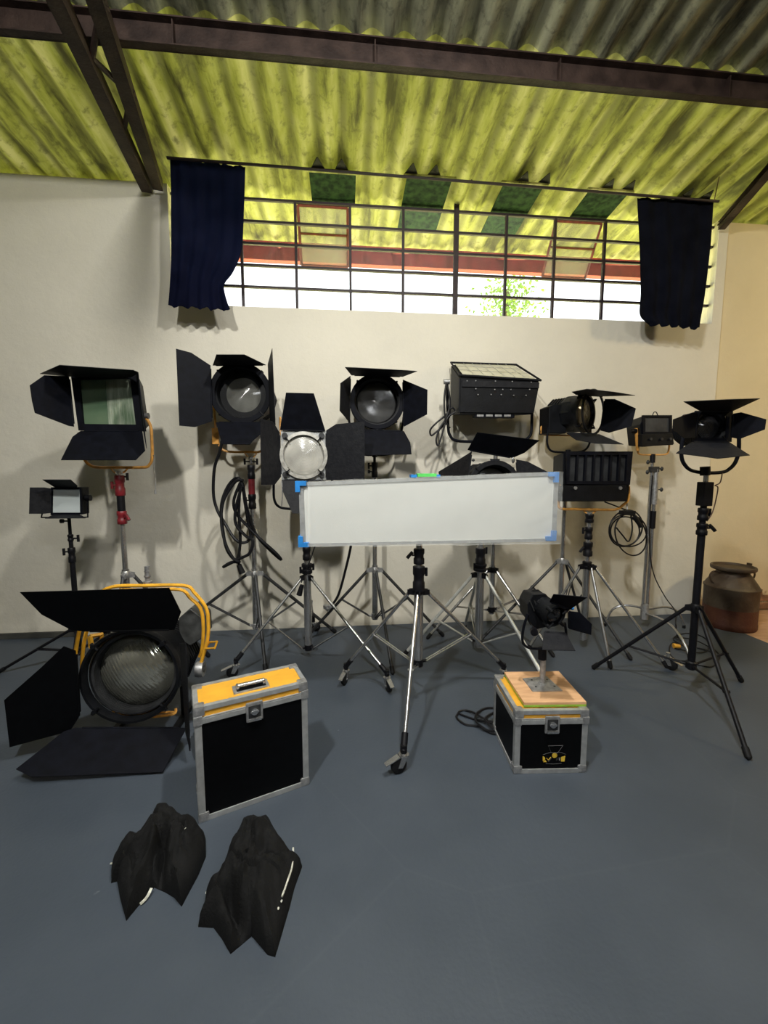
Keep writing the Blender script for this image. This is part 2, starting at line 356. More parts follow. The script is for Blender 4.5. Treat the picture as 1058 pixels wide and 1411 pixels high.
# ------------------------------------------------------------------ room shell
WY = 3.84
SL = .12
def RZ(y): return 3.897 + SL*(WY-y)
bm = B()
prism(bm, [V((-9, -5, -.06)), V((3.67, -5, -.06)), V((3.67, WY+.15, -.06)), V((-9, WY+.15, -.06))], (0, 0, 1), .12)
floor = build('floor', bm, M_floor); floor['kind'] = 'structure'; floor['label'] = 'blue-grey painted studio floor with scuffs'
y = WY+.1; k = 0
while y > 1.6:
    x0 = 3.675
    cuts = [x0, x0+1.1+.5*(k % 2), x0+2.6+.3*(k % 3), 8.5]
    for a, b_ in zip(cuts, cuts[1:]):
        bm = B(); box(bm, (a+.002, y-.188, -.05), (b_-.002, y-.002, -.004-.001*((k*7) % 3)), bev=.002)
        build('plank', bm, M_plank, floor)
    y -= .19; k += 1
bm = B(); box(bm, (3.675, -5, -.12), (8.5, WY+.15, -.052)); build('subfloor', bm, M_kerb, floor)

bm = B()
WT = .15
box(bm, (-9, WY, 0), (-1.46, WY+WT, RZ(WY)))
box(bm, (-1.46, WY, 0), (3.60, WY+WT, 2.932))
box(bm, (3.60, WY, 0), (3.70, WY+WT, RZ(WY)-.005))
wallb = build('wall_back', bm, M_wall); wallb['kind'] = 'structure'
bm = B(); box(bm, (3.70, WY+.035, 0), (9, WY+WT, RZ(WY)-.005))
wallr = build('wall_right', bm, M_wallr); wallr['kind'] = 'structure'
# broken bricks showing at the foot of the ochre wall
for k, (x, z, wx) in enumerate([(4.12, .02, .2), (4.34, .02, .22), (4.2, .095, .2), (4.42, .1, .16), (4.56, .03, .2), (4.31, .165, .14), (4.02, .09, .12)]):
    bm = B(); box(bm, (x, WY+.022-.004*(k % 3), z), (x+wx, WY+.06, z+.065), bev=.008)
    for v in bm.verts: v.co += V((random.uniform(-.006, .006), 0, random.uniform(-.006, .006)))
    build('brick', bm, mat('crumbling_brick', (.28, .15, .08), .9, 0, .4, 12, .4, 40) if k == 0 else bpy.data.materials['crumbling_brick'], wallr)
bm = B(); box(bm, (-9, WY-.025, 0), (-2.35, WY, .05), bev=.004)
bm2 = B(); box(bm2, (-7.2, -5, 0), (-7.05, WY, 4.9)); o_ = build('wall_left', bm2, M_wall); o_['kind'] = 'structure'
bm2 = B(); box(bm2, (-7.2, -5.1, 0), (8.6, -4.95, 5.1)); o_ = build('wall_front', bm2, M_wall); o_['kind'] = 'structure'
bm2 = B(); box(bm2, (8.45, -5, 0), (8.6, WY, 4.9)); o_ = build('wall_side', bm2, M_wallr); o_['kind'] = 'structure'
sk = build('baseboard_back', bm, M_kerb); sk['kind'] = 'structure'

ceil = empty('ceiling', (0, 0, 4), 'corrugated sheet roof sloping down to the window wall', None, None, 'structure')
PITCH, AMP = .19, .024
def sheet(x0, nw, ya, yb, dz, m):
    bm = B(); n = nw*8; th = .007; rows = [ya, (ya+yb)/2, yb]; top = []; bot = []
    for yy in rows:
        tr, br = [], []
        for i in range(n+1):
            x = x0+nw*PITCH*i/n; z = RZ(yy)+AMP+dz+AMP*math.cos(2*math.pi*(x)/PITCH)
            tr.append(bm.verts.new((x, yy, z+th))); br.append(bm.verts.new((x, yy, z)))
        top.append(tr); bot.append(br)
    for j in range(2):
        for i in range(n):
            bm.faces.new((top[j][i], top[j][i+1], top[j+1][i+1], top[j+1][i])); bm.faces.new((bot[j][i], bot[j+1][i], bot[j+1][i+1], bot[j][i+1]))
    for i in range(n):
        bm.faces.new((top[0][i], bot[0][i], bot[0][i+1], top[0][i+1])); bm.faces.new((top[2][i], top[2][i+1], bot[2][i+1], bot[2][i]))
    for j in range(2):
        bm.faces.new((top[j][0], top[j+1][0], bot[j+1][0], bot[j][0])); bm.faces.new((top[j][n], bot[j][n], bot[j+1][n], top[j+1][n]))
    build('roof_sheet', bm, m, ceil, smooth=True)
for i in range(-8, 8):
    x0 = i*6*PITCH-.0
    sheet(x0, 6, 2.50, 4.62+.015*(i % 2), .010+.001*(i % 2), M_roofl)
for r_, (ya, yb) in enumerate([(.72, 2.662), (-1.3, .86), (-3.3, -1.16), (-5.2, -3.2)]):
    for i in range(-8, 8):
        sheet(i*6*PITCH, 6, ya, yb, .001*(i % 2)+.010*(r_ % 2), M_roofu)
def beam(name, a, b, wd, ht, m=M_steel, parent=ceil, chan=True):
    """C-channel between a and b, ht along Z"""
    a, b = V(a), V(b); d = (b-a).normalized(); s = d.cross(V((0, 0, 1))).normalized(); bm = B(); u = s.cross(d)
    def bar(o1, o2, w_, h_):
        pts = [a+s*o1+u*o2+s*q[0]*w_/2+u*q[1]*h_/2 for q in ((-1, -1), (1, -1), (1, 1), (-1, 1))]
        A = [bm.verts.new(p) for p in pts]; C = [bm.verts.new(p+(b-a)) for p in pts]
        bm.faces.new(A); bm.faces.new(C[::-1])
        for k in range(4): bm.faces.new((A[k], C[k], C[(k+1) % 4], A[(k+1) % 4]))
    bar(0, 0, .008, ht)
    if chan:
        bar(wd/2, ht/2-.004, wd, .008); bar(wd/2, -ht/2+.004, wd, .008)
    return build(name, bm, m, parent)
# purlin across the bay, seen above the lamps
beam('purlin', (-8.5, 2.69, RZ(2.69)-.080), (8.5, 2.69, RZ(2.69)-.080), .045, .150)
for i in range(-6, 8):
    bm = B(); box(bm, (i*1.14+.2, 2.65, RZ(2.69)-.15), (i*1.14+.206, 2.688, RZ(2.69)-.02)); build('purlin_cleat', bm, M_steel, ceil)
beam('purlin', (-8.5, .8, RZ(.8)-.10), (8.5, .8, RZ(.8)-.10), .09, .185)
beam('purlin', (-8.5, -1.25, RZ(-1.25)-.10), (8.5, -1.25, RZ(-1.25)-.10), .09, .185)
# outside eave beam and brackets
beam('eave_beam', (-8.5, 4.50, 3.70), (8.5, 4.50, 3.70), .07, .18, M_eave)
for x in (-.55, .62, 1.75, 2.9):
    bm = B(); tube(bm, [V((x, WY+.14, 3.52)), V((x-.10, 4.48, 3.76))], .013, 6); build('eave_bracket', bm, M_eave, ceil)
# truss at the left of the window bay: two chords with web pieces
WL = V((-1.55, 3.80, 3.83))
ta1 = WL+V((-.02, 0, 0)); ta2 = CAM+ray(90, 0)*((3.78-CAMH)/ray(90, 0).z); ta2 = ta1+(ta2-ta1)*2.2
tb1 = WL+V((.07, 0, .02)); tb2 = CAM+ray(143, 0)*((3.84-CAMH)/ray(143, 0).z); tb2 = tb1+(tb2-tb1)*2.2
def chord(name, a, b, w_=.075, h=.085, m=M_steel):
    o = beam(name, a, b, w_, h, m)
chord('truss_chord', ta1, ta2); chord('truss_chord', tb1, tb2)
def lerp(a, b, t): return V(a)+(V(b)-V(a))*t
for (t1, t2) in ((.20, .29), (.36, .27), (.36, .46), (.55, .44), (.55, .66)):
    bm = B(); a = lerp(ta1, ta2, t1); b = lerp(tb1, tb2, t2); tube(bm, [a, b], .016, 6); build('truss_web', bm, M_steel, ceil)
# right truss
WR = V((3.62, 3.80, 3.83))
tc1 = WR; tc2 = P(1058, 196, 3.30); tc2 = tc1+(tc2-tc1)*3
td1 = WR+V((-.01, 0, -.03)); td2 = P(1058, 243, 3.35); td2 = td1+(td2-td1)*3
tc2.z = min(tc2.z, RZ(tc2.y)-.08); chord('truss_chord', tc1, tc2, .06, .06); chord('truss_chord', td1, td2, .06, .055)
bm = B(); tube(bm, [lerp(tc1, tc2, .5), lerp(td1, td2, .7)], .014, 6); build('truss_web', bm, M_steel, ceil)
# flat glazed openings in the lower row of sheets, dark plants showing through
for (xa, xb, ya, yb) in [tuple(v*.9744 for v in q) for q in ((-.27, .12, 3.70, 4.02), (.55, .94, 3.69, 4.30), (1.40, 1.76, 3.69, 4.32), (2.19, 2.56, 3.70, 4.06), (3.0, 3.35, 3.74, 4.0))]:
    def q(x, yy, dz): return V((x, yy, RZ(yy)-dz))
    bm = B(); prism(bm, [q(xa, ya, .012), q(xb, ya, .012), q(xb, yb, .012), q(xa, yb, .012)], (0, SL, 1), .008)
    sp = build('skylight_panel', bm, M_skyl, ceil)
    bm = B()
    for a, b in (((xa-.03, ya-.03), (xb+.03, ya)), ):
        box(bm, (a[0], a[1], RZ(ya)-.022), (b[0], b[1], RZ(ya)-.006))
    build('skylight_edge', bm, M_roofl, sp)
    bm = B()  # dark wedges standing in for the shade in the corrugation gaps
    for kx in range(int(math.ceil(xa/PITCH-.4)), int(xb/PITCH+.5)+1):
        cx_ = kx*PITCH
        if xa-.02 < cx_ < xb+.02:
            prism(bm, [V((cx_-.055, ya-.015, RZ(ya)+.001)), V((cx_+.055, ya-.015, RZ(ya)+.001)), V((cx_+.004, ya-.11, RZ(ya-.11)+.004)), V((cx_-.004, ya-.11, RZ(ya-.11)+.004))], (0, SL, 1), .006)
    build('gap_shade', bm, M_kerb, sp)

# ------------------------------------------------------------------ window
win = empty('window_1', (0, WY+.07, 2.93), 'long steel-barred strip window under the roof', None, None, 'structure')
YW = WY+.06
vx = [px for px in (262, 335, 409, 483, 555, 627, 695, 761, 829, 896, 960)]
XS = [P(px, 400, YW).x for px in vx]
zt = P(483, 283, YW).z; zs = [2.94+(zt-2.94)*i/5 for i in range(6)]
x_lo, x_hi = -1.455, 3.595
for i, z in enumerate(zs):
    bm = B(); box(bm, (x_lo, YW-.012, z-(.010 if i else .008)), (x_hi, YW+.012, z+.010)); build('glazing_bar', bm, M_windark, win)
for i, x in enumerate(XS):
    if x_lo < x < x_hi:
        t = .022 if i == 5 else .011
        bm = B(); box(bm, (x-t, YW-.018, 2.935), (x+t, YW+.010, zt+(.0 if i != 5 else .12))); build('mullion', bm, M_windark, win)
cols = [x_lo]+[x for x in XS if x_lo < x < x_hi]+[x_hi]
sash_cells = [(3, 3), (3, 4), (8, 3), (8, 4)]
for i in range(len(cols)-1):
    for j in range(5):
        if cols[i+1]-cols[i] < .08: continue
        xm = (cols[i]+cols[i+1])/2
        if j >= 3 and any(abs(xm-(P(a, 400, YW).x+P(b, 400, YW).x)/2) < .1 for a, b in ((409, 483), (761, 829))): continue
        bm = B(); box(bm, (cols[i]+.008, YW+.002, zs[j]+.008), (cols[i+1]-.008, YW+.005, zs[j+1]-.008)); build('pane', bm, M_pane, win)
# the two top-hung sashes swung outwards
for (pa, pb) in ((409, 483), (761, 829)):
    xa, xb = P(pa, 400, YW).x+.02, P(pb, 400, YW).x-.02
    top = zt-.012; L_ = .46; ang = math.radians(32)
    s = empty('sash', (0, 0, 0)); s.parent = win; s.location = (0, 0, 0)
    def q(x, t): return V((x, YW+.02+L_*t*math.sin(ang), top-L_*t*math.cos(ang)))
    for (a, b, r_) in ((q(xa, 0), q(xb, 0), .013), (q(xa, 0), q(xa, 1), .013), (q(xb, 0), q(xb, 1), .013), (q(xa, 1), q(xb, 1), .013), (q(xa, .45), q(xb, .45), .011)):
        bm = B(); tube(bm, [a, b], r_, 4); build('sash_rail', bm, M_winred, s)
    bm = B(); prism(bm, [q(xa, 0), q(xb, 0), q(xb, 1), q(xa, 1)], (0, math.cos(ang), math.sin(ang)), .004); build('pane', bm, M_sashglass, s)
# curtain rod
ra, rb = P(230, 217.5, 3.55), P(990, 277.5, 3.55)
rod = B(); tube(rod, [ra, rb], .011, 10); rod = tag(build('curtain_rod', rod, M_windark), 'long thin dark curtain rod running above the strip window', 'curtain rod')
for px in (300, 627, 940):
    bm = B(); q = lerp(ra, rb, (px-230)/760.); tube(bm, [q, q+V((0, .02, .01)), V((q.x, 3.60, RZ(3.60)+.0))], .006, 6); build('rod_bracket', bm, M_windark, rod)
def curtain(label, left, right, Yc, m, folds, seed, lift=None):
    """left/right: lists of (px,py) edges top to bottom"""
    rnd = random.Random(seed); nx, nz = 72, 44; bm = B(); g = []
    Ls = spline([P(a, b, Yc) for a, b in left], 10); Rs = spline([P(a, b, Yc) for a, b in right], 10)
    for j in range(nz+1):
        t = j/nz; row = []
        a = Ls[min(int(t*(len(Ls)-1)), len(Ls)-1)]; b = Rs[min(int(t*(len(Rs)-1)), len(Rs)-1)]
        ta, tb = t*(len(Ls)-1), t*(len(Rs)-1)
        a = lerp(Ls[int(ta)], Ls[min(int(ta)+1, len(Ls)-1)], ta-int(ta)); b = lerp(Rs[int(tb)], Rs[min(int(tb)+1, len(Rs)-1)], tb-int(tb))
        for i in range(nx+1):
            u = i/nx; p = lerp(a, b, u)
            amp = (.006+.008*t)
            yy = amp*math.sin(2*math.pi*folds*u+1.2*math.sin(3*t+seed)) + .012*noise.noise(V((u*7, t*3, seed)))
            zz = .010*math.sin(2*math.pi*folds*u*1.0+1)*(t > .95) + .006*noise.noise(V((u*20, 0, seed+5)))*(t < .02 or t > .95)*2
            row.append(bm.verts.new((p.x, p.y+yy, p.z+zz)))
        g.append(row)
    for j in range(nz):
        for i in range(nx): bm.faces.new((g[j][i], g[j][i+1], g[j+1][i+1], g[j+1][i]))
    o = build('curtain', bm, m, None, smooth=True)
    so = o.modifiers.new('thickness', 'SOLIDIFY'); so.thickness = .003
    return tag(o, label, 'curtain')
curtain('navy cloth curtain bunched at the left end of the strip window', [(234, 218), (236, 300), (236, 370), (232, 422)], [(338, 230), (336, 290), (333, 345), (322, 375), (310, 392), (311, 408), (317, 428)], 3.60, M_curt, 5, 3)
curtain('black cloth curtain tapering downward at the right end of the strip window', [(878, 273), (880, 330), (882, 400), (880, 435), (893, 447)], [(983, 276), (979, 330), (971, 390), (966, 430), (962, 453)], 3.60, M_curt2, 5, 9)
# thin cord hanging from the roof
bm = B(); tube(bm, [P(1044, -20, 2.6), P(1020, 110, 3.0), P(1002, 190, 3.3), P(984, 276, 3.54)], .0035, 6, 6)
tag(build('hanging_cord', bm, M_rope), 'thin slack cord running from the roof down to the right end of the curtain rod', 'cord')

# ------------------------------------------------------------------ outside
bm = B(); prism(bm, [V((-60, WY+.16, 1.2)), V((60, WY+.16, 1.2)), V((60, 90, 1.2)), V((-60, 90, 1.2))], (0, 0, 1), .1)
gr = build('ground', bm, M_ground); gr['kind'] = 'structure'
tr = empty('tree', (P(700, 420, 9).x, 9, 1.25), 'slender pale green tree outside seen through the right half of the window', 'tree')
bm = B(); tube(bm, [(tr.location.x, 9, 1.25), (tr.location.x+.05, 9, 3.2), (tr.location.x-.05, 9, 5.4)], .06, 8, 5); build('trunk', bm, M_bark, tr)
bm = B(); rnd = random.Random(4)
for k in range(900):
    c = V((tr.location.x+rnd.gauss(0, .30), 9+rnd.gauss(0, .3), 5.0+rnd.gauss(0, .45)))
    a = V((rnd.gauss(0, 1), rnd.gauss(0, 1), rnd.gauss(0, 1))).normalized()*.05; b = a.cross(V((rnd.gauss(0, 1), rnd.gauss(0, 1), rnd.gauss(0, 1)))).normalized()*.03
    bm.faces.new([bm.verts.new(p) for p in (c-a, c+b, c+a, c-b)])
f = build('foliage', bm, M_foliage, tr); f['kind'] = 'stuff'

# ------------------------------------------------------------------ light stands
def caster(parent, foot, ang, mw=M_chrome):
    """foot: point of the leg end ~.12 above floor"""
    f = V(foot); f.z = 0; s = V((math.cos(ang), math.sin(ang), 0)); n = V((-s.y, s.x, 0))
    c = f+s*.028+V((0, 0, .042))
    bm = B()
    cyl(bm, f+V((0, 0, .085)), f+V((0, 0, .125)), .014)
    cyl(bm, f+V((0, 0, .083)), f+V((0, 0, .091)), .026, seg=16)
    for q in (-1, 1):
        prism(bm, [f+n*q*.019+V((0, 0, .088))-s*.02, f+n*q*.019+V((0, 0, .088))+s*.022, c+n*q*.019+s*.012-V((0, 0, .004)), c+n*q*.019-s*.012-V((0, 0, .010))], n, .003)
    cyl(bm, c-n*.022, c+n*.022, .006)
    o = build('caster', bm, mw, parent, smooth=True)
    bm = B(); lathe(bm, c-n*.014, n, [(0, 0), (.030, 0), (.040, .003), (.042, .008), (.042, .020), (.040, .025), (.030, .028), (0, .028)], 24); build('wheel', bm, M_rubber, o, smooth=True)
    bm = B(); prism(bm, [c+V((0, 0, .046))+s*.0+n*.016, c+V((0, 0, .046))-n*.016, c+s*.075+V((0, 0, .022))-n*.014, c+s*.075+V((0, 0, .022))+n*.014], V((0, 0, 1))*.9+s*.3, .006); build('brake_lever', bm, mw, o)
def stand(label, x, y, zlow, zhub, segs, feet, legmat, r_leg=.011, wheels=False, knobs=(), hubmat=None, base_t=.42, low=True, group=None, hubr=.045, lowmat=None, castang=None, double=True):
    """segs: (z0,z1,r,mat,name); feet: xy tuples; knobs: (z, angle, mat, kind)"""
    t = empty('light_stand', (x, y, 0), label, 'light stand', group)
    c = V((x, y, 0))
    for (z0, z1, r_, m, nm) in segs:
        bm = B()
        if nm == 'collar':
            lathe(bm, c+V((0, 0, z0)), (0, 0, 1), [(0, 0), (r_*.9, 0), (r_, .004), (r_, (z1-z0)*.35), (r_*.86, (z1-z0)*.42), (r_*.86, (z1-z0)*.62), (r_, (z1-z0)*.7), (r_, z1-z0-.004), (r_*.9, z1-z0), (0, z1-z0)], 20)
        else: cyl(bm, c+V((0, 0, z0)), c+V((0, 0, z1)), r_, seg=20)
        build(nm, bm, m, t, smooth=True)
    hm = hubmat or legmat
    # hub spider
    bm = B(); lathe(bm, c+V((0, 0, zhub-.025)), (0, 0, 1), [(0, 0), (.026, 0), (.030, .01), (.030, .045), (.024, .055), (0, .055)], 16)
    dirs = []
    for (fx, fy) in feet:
        d = V((fx-x, fy-y, 0)).normalized(); dirs.append(d); n = V((-d.y, d.x, 0))
        for q in (-1, 1):
            prism(bm, [c+d*.02+n*q*.012+V((0, 0, zhub-.02)), c+d*(hubr+.012)+n*q*.012+V((0, 0, zhub-.022)), c+d*(hubr+.012)+n*q*.012+V((0, 0, zhub+.010)), c+d*.02+n*q*.012+V((0, 0, zhub+.022))], n, .005)
    build('hub', bm, hm, t, smooth=True)
    if low:
        bm = B(); lathe(bm, c+V((0, 0, zlow-.03)), (0, 0, 1), [(0, 0), (.022, 0), (.032, .008), (.032, .05), (.024, .058), (0, .058)], 16)
        for d in dirs: cyl(bm, c+V((0, 0, zlow)), c+d*.06+V((0, 0, zlow)), .010)
        build('lower_collar', bm, lowmat or hm, t, smooth=True)
    for i, (fx, fy) in enumerate(feet):
        d = dirs[i]; n = V((-d.y, d.x, 0))
        a = c+d*hubr+V((0, 0, zhub-.004)); top_of_foot = .12 if wheels else .012
        b = V((fx, fy, top_of_foot)); bm = B()
        cyl(bm, a, b, r_leg, seg=10)
        lg = build('leg', bm, legmat, t, smooth=True)
        bm = B(); e = (b-a).normalized()
        if wheels:
            cyl(bm, b-e*.07, b+e*.012, r_leg*1.5); cyl(bm, V((fx, fy, .10)), V((fx, fy, .14)), r_leg*1.5)
            build('leg_end', bm, M_blackp if legmat is not M_white_tube else M_cast, lg, smooth=True)
        else:
            cyl(bm, b-e*.05, b, r_leg*1.35); ball(bm, V((fx, fy, .012)), .012); build('rubber_foot', bm, M_rubber, lg, smooth=True)
        if low:
            m_ = lerp(a, b, base_t+.12); bm = B(); s_ = c+d*.055+V((0, 0, zlow))
            for q in ((-1, 1) if double else (0,)): cyl(bm, s_+n*q*.009, m_+n*q*.011, .0055 if double else .008, seg=8)
            cyl(bm, m_-n*.016, m_+n*.016, .009, seg=8)
            build('brace', bm, legmat, t, smooth=True)
        if wheels:
            ca = castang[i] if castang else math.atan2(d.y, d.x)+1.9
            caster(t, (fx, fy, .12), ca)
    for (z, ang, m, kind) in knobs:
        d = V((math.cos(ang), math.sin(ang), 0)); bm = B(); o = c+V((0, 0, z))
        cyl(bm, o+d*.012, o+d*.045, .006); 
        if kind == 'wing': cyl(bm, o+d*.050-V((0, 0, .026)), o+d*.050+V((0, 0, .026)), .009, .009)
        elif kind == 'tilt': tube(bm, [o+d*.04+V((0, 0, .02)), o+d*.06, o+d*.075-V((0, 0, .018))], .011, 8, 3)
        else: cyl(bm, o+d*.04, o+d*.058, .016)
        build('knob', bm, m, t, smooth=True)
    return t
def zz(x, y, *rows): return [Zat(x, y, r) for r in rows]

# lamp helpers --------------------------------------------------------------
def leaf(parent, pts, hinge, Yh, far, Yf, m=M_black, name='barn_door', th=.003, fold=None):
    """pts: pixel outline; the plate is the plane through the hinge points at depth Yh and one outer point at depth Yf"""
    if isinstance(Yh, (int, float)): Yh = (Yh, Yh)
    a, b = P(*pts[hinge[0]], Yh[0]), P(*pts[hinge[1]], Yh[1]); c = G(*pts[far], Yf[1]) if isinstance(Yf, tuple) else P(*pts[far], Yf)
    n = (b-a).cross(c-a).normalized(); out = []
    for (px, py) in pts:
        d = ray(px, py); k = (a-CAM).dot(n)/d.dot(n); out.append(CAM+d*k)
    bm = B(); prism(bm, out, n, th)
    o = build(name, bm, m, parent)
    # rolled hinge along the inner edge
    bm = B(); tube(bm, [lerp(a, b, .06), lerp(a, b, .94)], .006, 8); build('hinge', bm, m, o, smooth=True)
    return o
def quad(parent, pts, m=M_black, name='barn_door', th=.003, label=None):
    out = [P(*q) for q in pts]; n = (out[1]-out[0]).cross(out[-1]-out[0])
    bm = B(); prism(bm, out, n, th); return build(name, bm, m, parent, label=label)
def lens(parent, c, d, r, m, bulge=.02, name='lens'):
    """lens with its own local frame so ring textures stay centred"""
    bm = B(); prof = [(r*math.sin(a)/math.sin(.9), bulge*((math.cos(a)-math.cos(.9))/(1-math.cos(.9)))) for a in [.9*k/10 for k in range(10, -1, -1)]]
    prof[-1] = (0, bulge); prof = [(0, -.006), (r, -.006)]+prof
    lathe(bm, (0, 0, 0), (0, 0, 1), prof, 40); bmesh.ops.recalc_face_normals(bm, faces=bm.faces)
    me = bpy.data.meshes.new(name); bm.to_mesh(me); bm.free(); me.materials.append(m)
    for p in me.polygons: p.use_smooth = True
    o = bpy.data.objects.new(name, me); COL.objects.link(o); o.parent = parent
    rt = root_of(parent); M = frame_m(V(c)-V(rt.location), d)
    o.matrix_local = M; return o
def fresnel(t, c, d, r, rl, depth, lens_m, recess=.05, back=True, ringm=M_house, clips=4, bodym=M_house, boxy=True):
    d = V(d).normalized(); c = V(c); M = frame_m(c, d)
    bm = B(); lathe(bm, c, d, [(rl*1.02, -recess-.002), (rl*1.04, -.012), (r*.86, 0), (r, -.004), (r*1.0, -.03), (r*.93, -.045), (r*.93, -.10), (rl*.9, -.10)], 40, closed=True)
    build('lens_ring', bm, ringm, t, smooth=True)
    lens(t, c-d*recess, d, rl, lens_m, .02)
    bm = B(); lathe(bm, c-d*.08, d, [(0, 0), (r*.95, 0), (r*.96, -depth*.25), (r*.85, -depth*.5), (r*.8, -depth*.8), (r*.6, -depth), (0, -depth)], 10 if boxy else 28)
    hs = build('housing', bm, bodym, t, smooth=not boxy)
    bm = B()
    for k in range(5):
        zz_ = -.08-depth*(.35+.1*k); lathe(bm, c+d*zz_, d, [(r*.80, 0), (r*.93, -.004), (r*.93, -.012), (r*.80, -.016)], 10, closed=True)
    build('cooling_fin', bm, bodym, hs)
    for k in range(clips):
        bm = B()
        a = math.pi/4+k*2*math.pi/clips; q = M @ V((r*1.0*math.cos(a), r*1.0*math.sin(a), .006)); e = (M.to_3x3() @ V((math.cos(a), math.sin(a), 0)))
        cyl(bm, q-d*.03, q+d*.010, .010, seg=8)
        tube(bm, [q-e*.03+d*.008, q+e*.010+d*.010], .005, 6)
        build('retaining_clip', bm, M_house, t, smooth=True)
def door_frame(t, c, d, r, m=M_black, w_=.02):
    """slim round ring with four short hinge brackets that carries the doors"""
    d = V(d).normalized(); bm = B(); lathe(bm, c, d, [(r*.86, 0), (r*1.02, 0), (r*1.04, .004), (r*1.02, .008), (r*.86, .008)], 44, closed=True)
    o = build('barn_door_frame', bm, m, t, smooth=True); M = frame_m(c, d)
    for k in range(4):
        a = k*math.pi/2; e = M.to_3x3() @ V((math.cos(a), math.sin(a), 0)); n = d.cross(e)
        bm = B(); prism(bm, [V(c)+e*r*.95-n*.03, V(c)+e*r*1.08-n*.04, V(c)+e*r*1.08+n*.04, V(c)+e*r*.95+n*.03], d, .006); build('hinge_bracket', bm, m, o)
def yoke(t, pts, r, m, flat=1.0, n=4, name='yoke'):
    bm = B(); tube(bm, pts, r, 8, n); o = build(name, bm, m, t, smooth=True); return o
def pivots(t, pts, d, m=M_grey):
    for p in pts:
        bm = B(); cyl(bm, V(p)-V(d)*.02, V(p)+V(d)*.03, .022, seg=14); build('tilt_lock', bm, m, t, smooth=True)
def spigot(t, p, m=M_chrome, h=.06):
    bm = B(); cyl(bm, V(p)-V((0, 0, h)), V(p)+V((0, 0, .004)), .012); cyl(bm, V(p)-V((0, 0, .012)), V(p)+V((0, 0, .008)), .022)
    build('spigot', bm, m, t, smooth=True)
def rounded(pts, Y, n=4): return [P(a, b, Y) for a, b in pts]

# ============================================================ 1. soft light, top left
Y1 = 3.10
sp = P(164, 650, Y1)
x1, y1 = sp.x, sp.y
a = zz(x1, y1, 655, 683, 704, 722, 792)
bt = G(180, 905); f1 = [(x1-.22, y1+.40), (x1+.50, y1+.18), (x1+.05, y1-.45)]
stand('chrome light stand with red castings at far left under the large square soft light', x1, y1, .22, a[4],
      [(.20, a[4]+.04, .024, M_chrome, 'pole'), (a[4], a[3]+.02, .018, M_chrome, 'pole'), (a[3]-.0, a[2], .032, M_red, 'collar'), (a[2], a[1], .026, M_blackp, 'sleeve'), (a[1], a[0], .033, M_red, 'collar')],
      f1, M_grey, .013, knobs=((a[3]+.05, -.5, M_red, 'tilt'), (a[0]-.07, 3.3, M_red, 'wing'), (a[0]-.01, .2, M_grey, 'wing')), hubmat=M_cast)
t = empty('soft_light', sp, 'large square soft light with greenish glass and barn doors, top left', 'studio light')
def boxq(t, name, fpts, Yf, Yb, m, inset=1.0, label=None):
    """box body: front quad from pixels at Yf, the same quad pushed straight back to Yb"""
    A = [P(a, b, Yf) for a, b in fpts]; c = sum(A, V())/len(A); Bk = [V((c.x+(p.x-c.x)*inset, Yb, c.z+(p.z-c.z)*inset)) for p in A]
    bm = B(); va = [bm.verts.new(p) for p in A]; vb = [bm.verts.new(p) for p in Bk]; k = len(A)
    bm.faces.new(va); bm.faces.new(vb[::-1])
    for i in range(k): bm.faces.new((va[i], vb[i], vb[(i+1) % k], va[(i+1) % k]))
    bmesh.ops.bevel(bm, geom=bm.edges[:], offset=.004, segments=1, affect='EDGES')
    return build(name, bm, m, t)
def frameq(t, name, outer, inner, Yf, th, m):
    """picture-frame shaped ring"""
    bm = B(); o = [P(a, b, Yf) for a, b in outer]; i_ = [P(a, b, Yf) for a, b in inner]; k = len(o); dz = V((0, th, 0))
    L_ = [[bm.verts.new(p) for p in q] for q in (o, i_, [p+dz for p in o], [p+dz for p in i_])]
    for j in range(k):
        n = (j+1) % k
        bm.faces.new((L_[0][j], L_[0][n], L_[1][n], L_[1][j])); bm.faces.new((L_[2][j], L_[3][j], L_[3][n], L_[2][n]))
        bm.faces.new((L_[0][j], L_[2][j], L_[2][n], L_[0][n])); bm.faces.new((L_[1][j], L_[1][n], L_[3][n], L_[3][j]))
    return build(name, bm, m, t)
fr = [(97.5, 517), (187, 511), (199, 594), (108, 593)]; gl = [(108, 523), (179, 521), (187, 585), (114, 584)]
boxq(t, 'housing', fr, Y1+.02, Y1+.24, M_house, .72)
frameq(t, 'front_frame', fr, gl, Y1-.01, .03, M_black)
boxq(t, 'reflector', [(107, 522), (145, 521), (149, 586), (113, 585)], Y1+.012, Y1+.03, M_softglass)
g2 = boxq(t, 'reflector', [(145, 521), (180, 520), (188, 586), (149, 586)], Y1+.010, Y1+.03, mat('foil_reflector', (.10, .15, .09), .35, 0, .3, 4, .5, 14, .5, col2=(.36, .40, .31), stretch=(6, 1, 1)))
leaf(t, [(99, 519), (55, 515), (82, 503), (184, 510), (190, 514), (180, 520)], (0, 5), Y1-.02, 2, Y1-.30, M_black2)
leaf(t, [(95, 518.5), (102, 588), (95, 587), (48, 569), (44, 552), (41, 531), (61, 517)], (0, 1), Y1-.02, 5, Y1-.22)
leaf(t, [(111, 594), (196, 594), (200, 621), (187, 634), (84, 634), (100, 602)], (0, 1), Y1-.02, 4, Y1-.20)
quad(t, [(187, 512, Y1-.0), (190.5, 513, Y1-.26), (202, 618, Y1-.26), (198.5, 600, Y1)])
yk = rounded([(199, 573), (207, 586), (209, 605), (209.5, 630), (206, 640), (198, 644), (160, 644), (134, 644), (124, 641), (117, 634), (111, 618), (109, 596)], Y1+.10)
yoke(t, yk, .011, M_orange); pivots(t, [P(199, 573, Y1+.10)], (1, 0, 0), M_cast)
